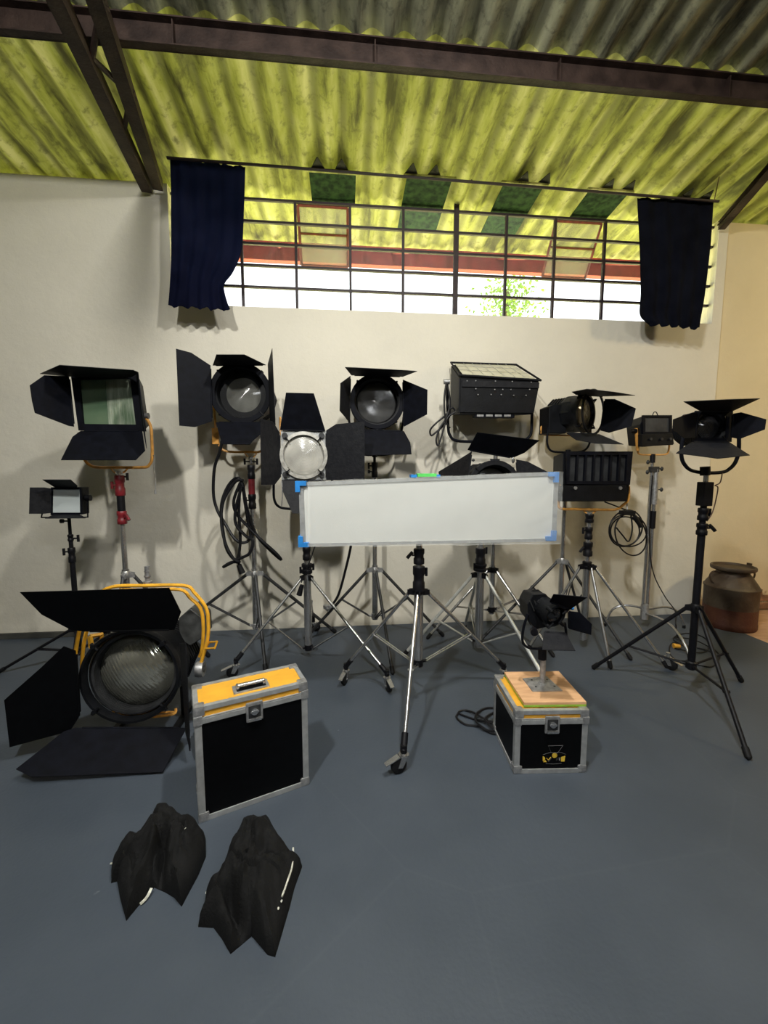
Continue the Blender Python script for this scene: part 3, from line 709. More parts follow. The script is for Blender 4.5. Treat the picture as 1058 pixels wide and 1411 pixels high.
bm = B(); tube(bm, [P(153, 645, Y1+.1), P(158, 651, Y1+.05), P(170, 651, Y1+.05), P(176, 645, Y1+.1)], .007, 6, 4); build('yoke_bracket', bm, M_orange, t, smooth=True)
spigot(t, P(164, 651, Y1+.02), h=.05)
bm = B(); tube(bm, [P(210, 628, Y1+.1), P(213, 629, Y1+.08), P(212, 645, Y1+.08), P(214.5, 662, Y1+.08), P(214, 679, Y1+.08)], .003, 6, 5); c_ = P(214, 677, Y1+.08); cyl(bm, c_-V((0, 0, .02)), c_+V((0, 0, .01)), .007)
build('safety_chain', bm, M_cast, t, smooth=True)

# ============================================================ 2. small LED panel
Y2 = 3.2
sp = P(95, 713, Y2); x2, y2 = sp.x, sp.y
a = zz(x2, y2, 716, 742, 760, 775, 875)
stand('slim black light stand at far left holding the small white panel light', x2, y2, .14, Zat(x2, y2, 866),
      [(.10, a[2], .018, M_blackp, 'pole'), (a[3], a[2]+.03, .024, M_blackp, 'collar'), (a[2], a[1], .014, M_blackp, 'pole'), (a[1]-.02, a[1]+.03, .019, M_blackp, 'collar'), (a[1], a[0]+.02, .011, M_blackp, 'pole')],
      [tuple(G(-2, 928)[:2]), (x2+.12, y2+.50), (x2+.20, y2-.45)], M_blackp, .011, knobs=((a[2], 3.3, M_blackp, 'wing'), (a[1], .1, M_blackp, 'wing'), (a[0]-.01, 3.2, M_blackp, 'round')), base_t=.35)
t = empty('panel_light', sp, 'small square panel light with a pale diffuser and black barn doors, far left', 'studio light')
fr = [(70, 671.5), (112, 671.5), (113, 709), (69.5, 710)]
boxq(t, 'housing', fr, Y2-.05, Y2+.04, M_house, 1.0)
frameq(t, 'front_frame', fr, [(72.5, 674.5), (109.5, 674.5), (110.5, 706.5), (72, 706.5)], Y2-.062, .014, M_black)
boxq(t, 'diffuser', [(72, 674), (110, 674), (111, 707), (71.5, 707)], Y2-.055, Y2-.045, M_led)
leaf(t, [(75, 671), (58.4, 661), (97.5, 661), (107, 669.5), (106, 671.5)], (0, 4), Y2-.06, 1, Y2-.20, M_black2)
leaf(t, [(70, 673), (70, 707), (60, 708), (40, 708), (41, 671.6), (61, 671.6)], (0, 1), Y2-.06, 4, Y2-.15, M_black2)
bm = B(); tube(bm, [P(120, 686, Y2+.0), P(121, 712.5, Y2), P(95, 713.5, Y2), P(57, 713, Y2), P(62, 690, Y2+.04)], .006, 6); build('yoke', bm, M_black, t)
pivots(t, [P(119, 686, Y2)], (1, 0, 0), M_blackp)
leaf(t, [(72, 710), (112, 710), (118, 714), (62, 714.5)], (0, 1), Y2-.06, 3, Y2-.14, M_black2)

# ============================================================ 3. fresnel with coiled cable
Y3 = 3.50
sp = P(345.5, 632, Y3); x3, y3 = sp.x, sp.y
a = zz(x3, y3, 641, 659, 665, 681, 701, 790)
stand('chrome and black light stand carrying the thick hanging cable coil', x3, y3, Zat(x3, y3, 862), a[5],
      [(Zat(x3, y3, 864), a[5]+.04, .027, M_chrome, 'pole'), (a[5]+.02, a[4]+.01, .022, M_chrome, 'pole'), (a[4], a[3], .032, M_blackp, 'collar'), (a[3], a[2]+.03, .027, M_red, 'sleeve'), (a[2]+.03, a[0], .031, M_blackp, 'collar')],
      [(-1.62, 3.70), (-.10, 3.68), (-.60, 2.98)], M_grey, .014, knobs=((a[0]+.03, 0, M_blackp, 'wing'), (a[0]+.03, 3.14, M_blackp, 'wing'), (a[3]-.05, 3.4, M_blackp, 'wing')), hubmat=M_cast, hubr=.06, base_t=.34)
t = empty('fresnel_light', sp, 'round fresnel light with tall left barn door, orange yoke and thick black cable', 'studio light')
c = P(332, 542, Y3-.05); r = scl(38.5, Y3)*1.0
fresnel(t, c, (-.03, -1, 0), r, scl(29, Y3+.1), .32, M_lens, recess=.09)
door_frame(t, c-V((0, .012, 0)), (0, -1, 0), r*.97)
yf = Y3-.08
leaf(t, [(290, 503.5), (292, 580.5), (268.5, 588.6), (247, 586.6), (242.4, 480.4), (263.5, 486)], (0, 1), yf, 4, yf-.10)
leaf(t, [(293, 503.5), (366.5, 503), (336.7, 488.6), (298, 488.6)], (0, 1), yf, 3, yf-.26)
quad(t, [(369, 502, yf), (375, 480, yf-.25), (379.5, 586, yf-.25), (372, 580, yf)], M_black2)
leaf(t, [(297.5, 582), (369, 582), (364, 594), (350, 606), (344, 612.7), (305.7, 612)], (0, 1), yf, 4, yf-.16)
yoke(t, rounded([(293, 545), (296, 575), (298, 600), (304, 617), (317, 622.6), (345, 622.8), (357, 622.6), (368, 615), (374, 596), (375, 560)], Y3+.14), .010, M_orange)
bm = B(); box(bm, P(295, 612, Y3+.13)-V((.012, .01, .0)), P(300, 590, Y3+.13)+V((.006, .01, 0))); build('yoke_bracket', bm, M_orange, t)
bm = B(); tube(bm, [P(337, 624, Y3+.1), P(342, 630, Y3+.03), P(349, 630, Y3+.03), P(354, 624, Y3+.1)], .006, 6, 4); build('yoke_bracket', bm, M_orange, t, smooth=True)
spigot(t, P(345.4, 631, Y3+.0), h=.05)
# cable: drop from the lamp, then loops hung on the stand
bm = B(); q = Y3-.05
path = [(305.7, 608), (302, 625), (295.5, 645), (294, 680), (299, 702), (309, 720), (323, 742), (335, 748), (345, 740), (341, 715), (337, 690), (333, 665), (325, 659), (313, 672), (305, 697), (307, 730), (313, 758), (326, 771), (331, 745), (329, 700), (333, 664), (340, 700), (352, 735), (372, 758), (387, 771), (380, 762), (360, 744), (344, 728), (326, 708), (322, 690), (331, 665)]
tube(bm, [P(a_, b_, q-.02*math.sin(i*1.3)-(.0 if i < 6 else .03)) for i, (a_, b_) in enumerate(path)], .0125, 8, 6)
tube(bm, [P(a_, b_, q-.07+.02*math.sin(i)) for i, (a_, b_) in enumerate([(335, 662), (324, 664), (308, 690), (305, 720), (311, 750), (322, 770), (330, 774), (318, 775), (308, 781), (312, 779), (330, 770), (344, 762), (348, 745), (338, 738), (325, 722), (325, 700), (333, 670)])], .0125, 8, 6)
cb = tag(build('power_cable', bm, M_cable, None, smooth=True), 'thick black power cable looped over the stand below the fresnel light', 'cable')
bm = B(); e0, e1 = P(329, 778, q-.05), P(334, 790, q-.05); cyl(bm, P(331, 740, q-.06), e0, .010); cyl(bm, e0, e1, .020, .026, 14); build('plug', bm, M_rubber, cb, smooth=True)

# ============================================================ 4. open-faced white-ringed fresnel
Y4 = 3.2
x4, y4 = P(423, 790, Y4).x, Y4
a = zz(x4, y4, 690, 757, 768, 785, 800, 885)
stand('chrome stand with black clamps below the white-ringed light', x4, y4, .09, a[4]+.03,
      [(.06, a[3], .030, M_chrome, 'pole'), (a[3]-.03, a[3]+.05, .042, M_blackp, 'collar'), (a[3], a[1], .024, M_chrome, 'pole'), (a[2]-.02, a[1]+.02, .032, M_blackp, 'collar'), (a[1], a[0], .020, M_chrome, 'pole')],
      [tuple(G(326, 932)[:2]), tuple(G(533, 950)[:2]), (x4+.0, y4+.52)], M_chrome, .011, wheels=True, knobs=((a[3]+.02, .2, M_blackp, 'wing'), (a[3], 3.3, M_blackp, 'wing')), hubmat=M_blackp, lowmat=M_blackp, castang=[3.5, -1.3, .6])
t = empty('fresnel_light', V((x4, y4, a[0])), 'white-ringed round light with milky lens and four black barn doors', 'studio light')
c = P(418.3, 627.4, Y4-.02); r = scl(32, Y4)*.99
fresnel(t, c, (0, -1, 0), r, scl(27, Y4), .26, M_lensw, recess=.03, ringm=mat('white_enamel_ring', (.42, .41, .37), .4, 0, .3, 30))
frameq(t, 'front_plate', [(387, 594), (449.5, 593.5), (449.5, 661), (388, 661)], [(396, 604), (440, 604), (440, 651), (396, 651)], Y4+.01, .01, M_alu)
for (a_, b_) in ((392, 600), (443, 600), (443, 654), (393, 654)):
    bm = B(); q = P(a_, b_, Y4-.01); cyl(bm, q, q+V((0, .03, 0)), .022, seg=14); build('corner_knob', bm, M_grey, t, smooth=True)
yf = Y4-.0
leaf(t, [(385.6, 592.5), (448.3, 594), (432.3, 542), (394, 541)], (0, 1), yf, 3, yf-.10, M_black)
leaf(t, [(385, 596), (387, 657), (378.3, 668), (359.8, 668), (358.6, 577), (375.8, 580.7)], (0, 1), yf, 4, yf-.18, M_black2)
leaf(t, [(449.5, 593), (449.5, 661.8), (502.3, 661), (502.3, 580.7), (463, 584.4)], (0, 1), yf, 3, yf-.12, M_black2)
leaf(t, [(388, 661), (449, 662), (438, 700), (415, 708), (402.8, 707.3), (389.3, 676.6)], (0, 1), yf, 4, yf-.08, M_black2)
yoke(t, rounded([(384, 627), (378, 650), (377, 672), (378, 689), (384, 698), (396.7, 701), (423, 702), (445, 701), (455, 693), (458, 670), (454, 627)], Y4+.12), .010, M_black)
bm = B(); tube(bm, [P(388, 600, Y4+.05), P(386, 590, Y4+.06), P(386, 575, Y4+.1)], .009, 6, 4); build('grip_handle', bm, M_orange, t, smooth=True)
spigot(t, V((x4, y4+.1, a[0]+.0)), h=.08)
bm = B(); tube(bm, [P(388, 663, Y4-.01), P(389, 680, Y4-.02), P(388, 697, Y4)], .004, 6, 4); build('safety_chain', bm, M_cast, t, smooth=True)

# ============================================================ 5. fresnel, middle
Y5 = 3.5
sp = P(516, 632, Y5); x5, y5 = sp.x, Y5
a = zz(x5, y5, 637, 658, 785, 842)
stand('plain chrome light stand behind the white panel, under the middle fresnel light', x5, y5, Zat(x5, y5, 848), a[2],
      [(Zat(x5, y5, 853), a[2]+.04, .026, M_chrome, 'pole'), (a[2], a[1], .020, M_chrome, 'pole'), (a[1], a[0], .027, M_blackp, 'collar')],
      [(x5-.62, y5+.05), (x5+.62, y5+.0), tuple(G(541, 930)[:2])], M_grey, .013, knobs=((a[0]-.03, 3.2, M_blackp, 'wing'), (a[1]+.05, 3.2, M_blackp, 'round')), hubmat=M_cast, hubr=.06, base_t=.30)
t = empty('fresnel_light', sp, 'round fresnel light with dark lens and six-sided side doors, middle of back row', 'studio light')
c = P(519.5, 553.7, Y5-.05); r = scl(36.5, Y5)
fresnel(t, c, (0, -1, 0), r, scl(27, Y5), .3, M_lensd, recess=.07, clips=8)
door_frame(t, c-V((0, .012, 0)), (0, -1, 0), r*.96)
yf = Y5-.08
leaf(t, [(484, 517), (555, 519), (574.8, 511.5), (560, 510.3), (490, 506.5), (475.3, 506)], (0, 1), yf, 5, yf-.28)
leaf(t, [(482.7, 518), (481.4, 583), (475.3, 574.6), (468, 566), (469, 528)], (0, 1), yf, 4, yf-.22, M_black2)
leaf(t, [(555, 523), (556.4, 588), (588.3, 571), (588.8, 537)], (0, 1), yf, 3, yf-.16)
leaf(t, [(482.7, 592), (556.4, 594), (559, 603), (565, 610), (567, 626), (473, 628), (474, 612)], (0, 1), yf, 4, yf-.16)
yoke(t, rounded([(480, 554), (482, 590), (488, 618), (500, 626), (516, 627), (534, 626), (546, 618), (554, 590), (558, 554)], Y5+.12), .010, M_black)
spigot(t, P(516, 628, Y5+.02), M_blackp, h=.06)
# black cable dropping behind the panel, left of this stand
bm = B(); tube(bm, [P(489, 700, 3.3), P(484, 748, 3.35), P(476, 785, 3.42), P(466, 820, 3.45), P(454, 838, 3.48)], .011, 8, 6)
cc = tag(build('power_cable', bm, M_cable, None, smooth=True), 'black cable dropping from behind the white panel to a silver plug', 'cable')
bm = B(); cyl(bm, P(456, 834, 3.48), P(450, 841, 3.48), .02, seg=14); cyl(bm, P(450, 834, 3.47), P(450, 838, 3.47), .03, seg=14); build('plug', bm, M_cast, cc, smooth=True)

# ============================================================ 6. top box flood with cables + its stand
Y6 = 3.56
x6 = P(683, 618, Y6).x
a = zz(x6, Y6, 616, 700, 785)
stand('chrome stand mostly hidden behind the white panel, under the large black box flood light', x6, Y6, .22, a[2],
      [(.18, a[2]+.04, .026, M_chrome, 'pole'), (a[2], a[0], .020, M_chrome, 'pole'), (a[1]-.03, a[1]+.04, .03, M_blackp, 'collar')],
      [(x6-.62, Y6-.1), (x6+.46, Y6+.14), (x6+.32, Y6-.55)], M_chrome, .012, hubmat=M_blackp)
t = empty('flood_light', V((x6, Y6, a[0])), 'large black box flood light with a wire grille on its slanted top', 'studio light')
Yf, Yb = Y6-.12, Y6+.20
def pp(px, py, Y): return P(px, py, Y)
A = [pp(633, 519, Yf), pp(745, 526, Yf), pp(736, 571, Yf), pp(632, 570, Yf)]
Bk = [V((pp(621, 502, Yb).x, Yb, pp(621, 502, Yb).z)), V((pp(711, 505, Yb).x, Yb, pp(711, 505, Yb).z))]
Bk += [V((Bk[1].x, Yb, A[2].z+.03)), V((Bk[0].x, Yb, A[3].z+.03))]
bm = B(); va = [bm.verts.new(p) for p in A]; vb = [bm.verts.new(p) for p in Bk]
bm.faces.new(va); bm.faces.new(vb[::-1])
for i in range(4): bm.faces.new((va[i], vb[i], vb[(i+1) % 4], va[(i+1) % 4]))
bmesh.ops.bevel(bm, geom=bm.edges[:], offset=.012, segments=2, affect='EDGES'); build('housing', bm, M_house, t)
bm = B(); up = V((0, -.12, .05)).normalized()
tube(bm, [A[0]+V((0, 0, .012)), A[1]+V((0, 0, .012)), Bk[1]+V((0, 0, .016)), Bk[0]+V((0, 0, .016))], .010, 6, 0, True); build('top_frame', bm, M_black2, t)
bm = B(); c4 = [A[0], A[1], Bk[1], Bk[0]]; cc4 = sum(c4, V())/4; q4 = [cc4+(p-cc4)*.90+V((0, 0, .012)) for p in c4]; prism(bm, q4, (0, -.2, 1), .004); build('glass', bm, mat('pale_flood_glass', (.50, .48, .36), .25, 0, .12, 10, .1, 30, .6), t)
bm = B()
for k in range(1, 7): tube(bm, [lerp(q4[0], q4[1], k/7)+V((0, 0, .01)), lerp(q4[3], q4[2], k/7)+V((0, 0, .01))], .0015, 4)
for k in range(1, 3): tube(bm, [lerp(q4[0], q4[3], k/3)+V((0, 0, .01)), lerp(q4[1], q4[2], k/3)+V((0, 0, .01))], .0015, 4)
build('wire_grille', bm, M_cast, t)
bm = B(); box(bm, pp(636, 533, Yf)-V((0, .012, 0)), pp(742, 527, Yf)+V((0, -.002, 0))); build('front_rib', bm, M_black2, t)
bm = B()
for (a_, b_) in [(655, 525), (682, 525.5), (705, 526), (731, 527), (643, 525), (655, 536), (681, 537), (692, 537), (703, 537), (729, 537), (658, 544), (676, 544), (690, 544), (707, 545), (724, 545)]:
    q = pp(a_, b_, Yf-.004); cyl(bm, q-V((0, .012, 0)), q, .005, seg=6)
build('rivet', bm, M_cast, t)
bm = B(); box(bm, pp(654, 575, Yf+.02), pp(705, 569, Yf+.08)); vent = build('vent_tray', bm, M_black, t)
for k in range(4):
    bm = B(); box(bm, pp(657+k*12.5, 574, Yf+.016), pp(666+k*12.5, 571.3, Yf+.02)); build('vent_slot', bm, M_cast, vent)
yoke(t, rounded([(616, 526), (616.5, 560), (617.5, 590), (620, 600), (627, 606.8), (647, 608.6), (685, 609), (718, 607.6), (728, 603), (732, 594), (733, 565), (734, 552)], Y6+.02), .013, M_black)
pivots(t, [P(616, 526, Y6+.0)], (-1, 0, 0), M_cast); spigot(t, P(683, 612, Y6+.02), M_blackp, h=.06)
bm = B()
for k, pth in enumerate([[(617, 527), (615, 550), (620, 570), (612, 585), (600, 596), (594, 600), (593, 592), (602, 582), (613, 573), (622, 562), (627, 566)], [(616, 529), (620, 555), (615, 575), (606, 590), (601, 605), (603, 614), (607, 605), (613, 585), (618, 574), (627, 568)], [(615, 527), (612, 550), (614, 580), (620, 590)]]):
    tube(bm, [P(a_, b_, Y6-.03-.025*k) for a_, b_ in pth], .008, 8, 6)
build('power_lead', bm, M_cable, t, smooth=True)

# ============================================================ 7. fresnel behind panel, its heavy stand
Y7 = 3.12
x7 = P(662, 760, Y7).x
a = zz(x7, Y7, 722, 752, 762, 785, 795, 885)
stand('heavy chrome stand with twin tubes and black castings right of the middle', x7, Y7, .12, a[4]+.02,
      [(.07, a[3], .034, M_chrome, 'pole'), (a[3]-.01, a[3]+.05, .052, M_blackp, 'collar'), (a[3]+.04, a[2]+.04, .04, M_blackp, 'collar'), (a[2], a[0], .026, M_chrome, 'pole')],
      [tuple(G(556, 905)[:2]), tuple(G(757, 950)[:2]), (x7+.05, Y7+.55)], M_white_tube, .013, knobs=((a[3]+.03, 3.3, M_blackp, 'wing'), (a[1]-.04, .1, M_blackp, 'wing')), hubmat=M_blackp, hubr=.06, wheels=False, lowmat=M_blackp)
t = empty('fresnel_light', V((x7, Y7, a[0])), 'black light with wide flared doors poking up behind the white panel', 'studio light')
c = P(680, 672, Y7-.02); r = scl(38, Y7)
fresnel(t, c, (.05, -1, .0), r, scl(29, Y7), .28, M_lensk, recess=.06)
door_frame(t, c-V((0, .012, 0)), (0, -1, 0), r*.98, M_black2)
yf = Y7-.04
leaf(t, [(644, 620), (706, 631), (723, 623.6), (743.5, 606.6), (657.3, 595.8)], (0, 1), (yf, yf), 4, yf-.12, M_black)
leaf(t, [(650, 622), (640, 700), (612, 690), (604, 650), (633, 632.6)], (0, 1), yf, 3, yf-.14, M_black2)
leaf(t, [(711, 633), (716, 700), (750, 692), (754, 650), (727, 636)], (0, 1), yf, 3, yf-.14, M_black2)
yoke(t, rounded([(640, 672), (641, 700), (648, 715), (662, 719), (690, 719), (712, 714), (719, 700), (720, 672)], Y7+.12), .011, M_black)
bm = B(); ball(bm, P(707, 634, Y7-.05), .022, (.6, .4, 1.2)); build('foil_wrap', bm, M_silver, t, smooth=True, label='crumpled silver foil')
bm = B(); ball(bm, P(652, 634, Y7-.06), .012, (1, .5, 1)); build('knob', bm, M_grey, t, smooth=True)
spigot(t, V((x7, Y7+.1, a[0]+.02)), M_blackp, h=.06)

# ============================================================ 8. fresnel seen from the side
Y8 = 3.45
x8 = P(781, 625, Y8).x; x8b = P(776, 700, Y8).x
a = zz(x8, Y8, 622, 773, 850)
stand('thin chrome stand partly hidden behind the ribbed light, holding the light turned right', x8, Y8, Zat(x8, Y8, 842), a[1],
      [(Zat(x8, Y8, 850), a[1]+.03, .023, M_chrome, 'pole'), (a[1], a[0]-.01, .018, M_chrome, 'pole'), (a[0]-.05, a[0]-.0, .026, M_blackp, 'collar')],
      [(x8-.80, Y8-.12), (x8+.36, Y8+.22), (x8+.30, Y8-.55)], M_grey, .012, hubmat=M_cast, hubr=.05, base_t=.2)
t = empty('fresnel_light', V((x8, Y8, a[0])), 'black fresnel light turned right, barn doors open like a beak', 'studio light')
d8 = V((.52, -.85, 0)).normalized()
c = P(808, 569, Y8-.10); r = scl(27, Y8)
fresnel(t, c, d8, r, r*.84, .26, M_lensk, recess=.03, ringm=M_house)
bm = B(); lathe(bm, c+d8*.05, d8, [(r*1.05, 0), (r*1.15, .002), (r*1.15, .012), (r*1.05, .014)], 36, closed=True); build('barn_door_frame', bm, M_black2, t, smooth=True)
leaf(t, [(793.6, 544), (787.6, 540), (808.5, 536), (845, 540), (875, 544.8), (833, 546)], (0, 5), (Y8-.1, Y8-.22), 4, Y8-.5, M_black2)
leaf(t, [(833.3, 549.8), (827.3, 593.4), (839, 596.4), (870, 587.5), (876, 562.7), (847, 549.8)], (0, 1), Y8-.22, 4, Y8-.42)
leaf(t, [(779.7, 596.4), (825.3, 598.4), (859, 612.3), (820, 611), (793.6, 606.3)], (0, 1), (Y8-.1, Y8-.22), 2, Y8-.48, M_black2)
boxq(t, 'ballast_box', [(757, 560), (763, 557), (780, 557), (780, 597), (756, 597)], Y8-.04, Y8+.14, M_house)
yoke(t, rounded([(756, 585), (754, 600), (754, 612), (759, 621), (772, 623), (795, 623), (806, 620), (812, 611), (813.5, 596), (813, 580)], Y8-.02), .009, M_black)
yoke(t, rounded([(788, 600), (750, 599), (746, 594), (746, 588), (751, 586), (757, 586)], Y8+.10), .008, M_orange, name='grip_handle')
spigot(t, P(782.7, 621, Y8), M_blackp, h=.05)

# ============================================================ 9. ribbed light with cable bundle
Y9 = 3.15
sp = P(812.4, 706, Y9); x9, y9 = sp.x, sp.y
a = zz(x9, y9, 708, 720, 726, 743, 747, 766, 780, 876)
stand('chrome stand with three black collars under the ribbed rectangular light', x9, y9, .12, a[6],
      [(.08, a[6]+.02, .029, M_chrome, 'pole'), (a[6], a[0], .019, M_chrome, 'pole'), (a[1], a[0], .033, M_blackp, 'collar'), (a[3], a[2], .030, M_blackp, 'collar'), (a[5], a[4], .036, M_blackp, 'collar'), (a[6]-.02, a[6]+.04, .036, M_blackp, 'collar')],
      [tuple(G(919, 921)[:2]), tuple(G(841, 922)[:2]), (x9-.50, y9-.02)], M_chrome, .012, knobs=((a[2]-.03, 3.2, M_blackp, 'wing'), (a[4]-.06, 3.3, M_blackp, 'tilt'), (a[6], 3.2, M_blackp, 'round'), (a[6], 0, M_blackp, 'round')), hubmat=M_blackp, hubr=.06, low=False)
bm = B(); f9 = G(919, 921); ct = bpy.data.objects[[o.name for o in bpy.data.objects if o.name.startswith('light_stand')][-1]]
st9 = [o for o in COL.objects if o.name.startswith('light_stand')][-1]
caster(st9, (f9.x, f9.y, .12), -1.2)
t = empty('strip_light', sp, 'black rectangular light with seven vertical ribbed slots on an orange yoke', 'studio light')
boxq(t, 'housing', [(776, 624), (871, 623), (867, 668), (864, 691), (774, 691)], Y9-.02, Y9+.2, M_house, .9)
frameq(t, 'front_frame', [(780, 622), (872, 622), (868, 668), (781, 667)], [(784, 627), (865, 627), (862.5, 663), (784.5, 663)], Y9-.05, .03, M_black)
for k in range(8):
    bm = B(); xa = 784+k*11.55; q1, q2 = P(xa, 626, Y9-.045), P(xa-.25*k*.15, 664, Y9-.045)
    box(bm, (q1.x-.007, Y9-.052, q2.z), (q1.x+.007, Y9-.02, q1.z)); build('louvre', bm, M_black, t)
bm = B(); q1, q2 = P(783, 666, Y9-.028), P(866, 625, Y9-.028); box(bm, (q1.x, Y9-.028, q1.z), (q2.x, Y9-.022, q2.z)); build('reflector', bm, M_grey, t)
boxq(t, 'control_box', [(773.5, 669), (864, 668.5), (863, 691), (773.5, 691)], Y9-.06, Y9-.0, M_house)
for px in (792.5, 854.5):
    bm = B(); q = P(px, 672.5, Y9-.062); cyl(bm, q+V((0, -.008, 0)), q+V((0, .004, 0)), .013, seg=14); build('screw', bm, M_cast, t, smooth=True)
yoke(t, rounded([(773, 668), (770, 690), (772, 700.6), (790, 701.5), (812, 702), (838, 702.5), (850, 701.6), (858, 696), (865.5, 688), (866, 670)], Y9+.02), .011, M_orange)
bm = B(); tube(bm, [P(803, 702, Y9+.06), P(808, 707, Y9+.02), P(817, 707, Y9+.02), P(822, 702, Y9+.06)], .007, 6, 4); build('yoke_bracket', bm, M_orange, t, smooth=True)
spigot(t, P(812.4, 707, Y9+.0), h=.05)
bm = B(); rnd = random.Random(5)
pth = [(833, 691.5), (845, 696), (858, 701), (864, 703)]
loops = [(865, 731, 26, 22, .15), (862, 728, 22, 26, .5), (869, 737, 21, 29, -.3), (861, 732, 20, 20, 1.0)]
pts = [P(a_, b_, Y9+.02) for a_, b_ in pth]
tube(bm, pts, .006, 6, 5)
for k, (cx_, cy_, rx, ry, ph) in enumerate(loops):
    L_ = []
    for i in range(14):
        an = 2*math.pi*i/14; ex, ey = rx*math.cos(an), ry*math.sin(an); L_.append(P(cx_+ex*math.cos(ph)-ey*math.sin(ph), cy_+ex*math.sin(ph)+ey*math.cos(ph), Y9+.0+.018*k+.008*math.sin(3*an)))
    tube(bm, L_, .006, 6, 4, True)
tube(bm, [P(849, 727, Y9), P(858, 738, Y9), P(866, 746, Y9), P(871, 730, Y9), P(869, 708, Y9)], .006, 6, 5)
cb = tag(build('power_cable', bm, M_cable, None, smooth=True), 'tangled thin black cable bundle hanging right of the ribbed light', 'cable')
bm = B(); cyl(bm, P(874, 712, Y9-.02), P(883, 726, Y9-.02), .020, .014, 12); box(bm, P(859, 710, Y9-.02), P(869, 703, Y9+.04)); build('plug', bm, M_rubber, cb)
bm = B(); cyl(bm, P(864, 690, Y9+.05), P(864, 705, Y9+.02), .006); build('cable_hook', bm, M_cast, cb)

# ============================================================ 10. small flood on a C-stand
Y10 = 3.5
x10 = P(899, 632, Y10).x
a = zz(x10, Y10, 624, 646, 665, 695, 704, 728, 855)
t = empty('light_stand', (x10, Y10, 0), 'tall chrome stand with low curved feet near the right corner', 'light stand')
c0 = V((x10, Y10, 0))
def part(nm, fn, m, tt=None, sm=True):
    bm = B(); fn(bm); return build(nm, bm, m, tt or t, smooth=sm)
part('pole', lambda b: cyl(b, c0+V((0, 0, .10)), c0+V((0, 0, a[0]-.02)), .014), M_chrome)
part('pole', lambda b: cyl(b, c0+V((.042, 0, .10)), c0+V((.042, 0, a[2])), .017), M_chrome)
part('sleeve', lambda b: cyl(b, c0+V((.042, 0, a[5])), c0+V((.042, 0, a[4])), .024), M_blackp)
part('collar', lambda b: (cyl(b, c0+V((.042, 0, a[3])), c0+V((.042, 0, a[2])), .026), cyl(b, c0+V((.042, 0, a[2])), c0+V((.042, 0, a[1])), .021)), M_cast)
part('clamp', lambda b: (box(b, c0+V((-.02, -.02, a[1]-.03)), c0+V((.06, .02, a[1]+.02)), bev=.004),), M_grey, sm=False)
part('sleeve', lambda b: cyl(b, c0+V((0, 0, a[0]-.09)), c0+V((0, 0, a[0]-.02)), .022), M_blackp)
for (dx, dz, dd) in ((-.05, .06, -1), (-.05, -.03, -1), (.09, .0, 1), (.10, -.19, 1)):
    part('knob', lambda b: (cyl(b, c0+V((0, 0, a[1]+dz)), c0+V((dx, -.01, a[1]+dz)), .005), ball(b, c0+V((dx, -.01, a[1]+dz)), .016, (1, .6, 1.3))), M_grey)
for (fx, fy, hz) in ((x10-.30, Y10+.10, .20), (x10+.42, Y10-.02, .19), (x10-.05, Y10-.60, .16)):
    d = V((fx-x10, fy-Y10, 0))
    part('leg', lambda b: tube(b, [c0+V((.02, 0, hz))+d*.02, c0+V((.02, 0, hz+.02))+d*.5, c0+V((0, 0, hz-.03))+d*.82, c0+d+V((0, 0, .02))], .011, 8, 5), M_chrome)
    part('rubber_foot', lambda b: (cyl(b, c0+d+V((0, 0, .0)), c0+d+V((0, 0, .03)), .014)), M_rubber)
part('leg_boss', lambda b: cyl(b, c0+V((.02, 0, .10)), c0+V((.02, 0, .24)), .034), M_cast)
t = empty('flood_light', V((x10, Y10, a[0])), 'small square black flood light on an orange yoke, near the right corner', 'studio light')
boxq(t, 'housing', [(881, 585), (888, 572.5), (924.5, 572), (929, 612), (884, 616)], Y10-.06, Y10+.14, M_house, .85)
frameq(t, 'front_frame', [(886, 572), (926, 572), (926, 598), (886, 598)], [(889, 575), (922.5, 575), (922.5, 595), (889, 595)], Y10-.08, .02, M_black)
boxq(t, 'glass', [(888.5, 574.5), (923, 574.5), (923, 595.5), (888.5, 595.5)], Y10-.07, Y10-.06, M_lensd)
boxq(t, 'control_box', [(884, 598), (929, 597), (928, 613), (884, 615)], Y10-.09, Y10-.04, M_house)
for px in (896, 911, 923):
    bm = B(); q = P(px, 605, Y10-.092); cyl(bm, q, q+V((0, -.012, 0)), .012, seg=12); build('dial', bm, M_grey, t, smooth=True)
yoke(t, rounded([(876, 592), (878, 610), (878.5, 621), (882, 626), (900, 626.5), (917, 626), (921, 621), (922, 612)], Y10-.0), .008, M_orange)
bm = B(); tube(bm, [P(876.5, 590, Y10-.02), P(878.5, 621, Y10-.02)], .014, 6); build('yoke_arm', bm, M_orange, t, smooth=True)
pivots(t, [P(873, 594, Y10-.02)], (-1, 0, 0), M_blackp); spigot(t, P(899, 627, Y10), M_blackp, h=.06)
bm = B(); tube(bm, [P(899, 572, Y10), P(901, 568, Y10), P(904, 568, Y10), P(906, 572, Y10)], .004, 6, 4); build('top_loop', bm, M_grey, t, smooth=True)

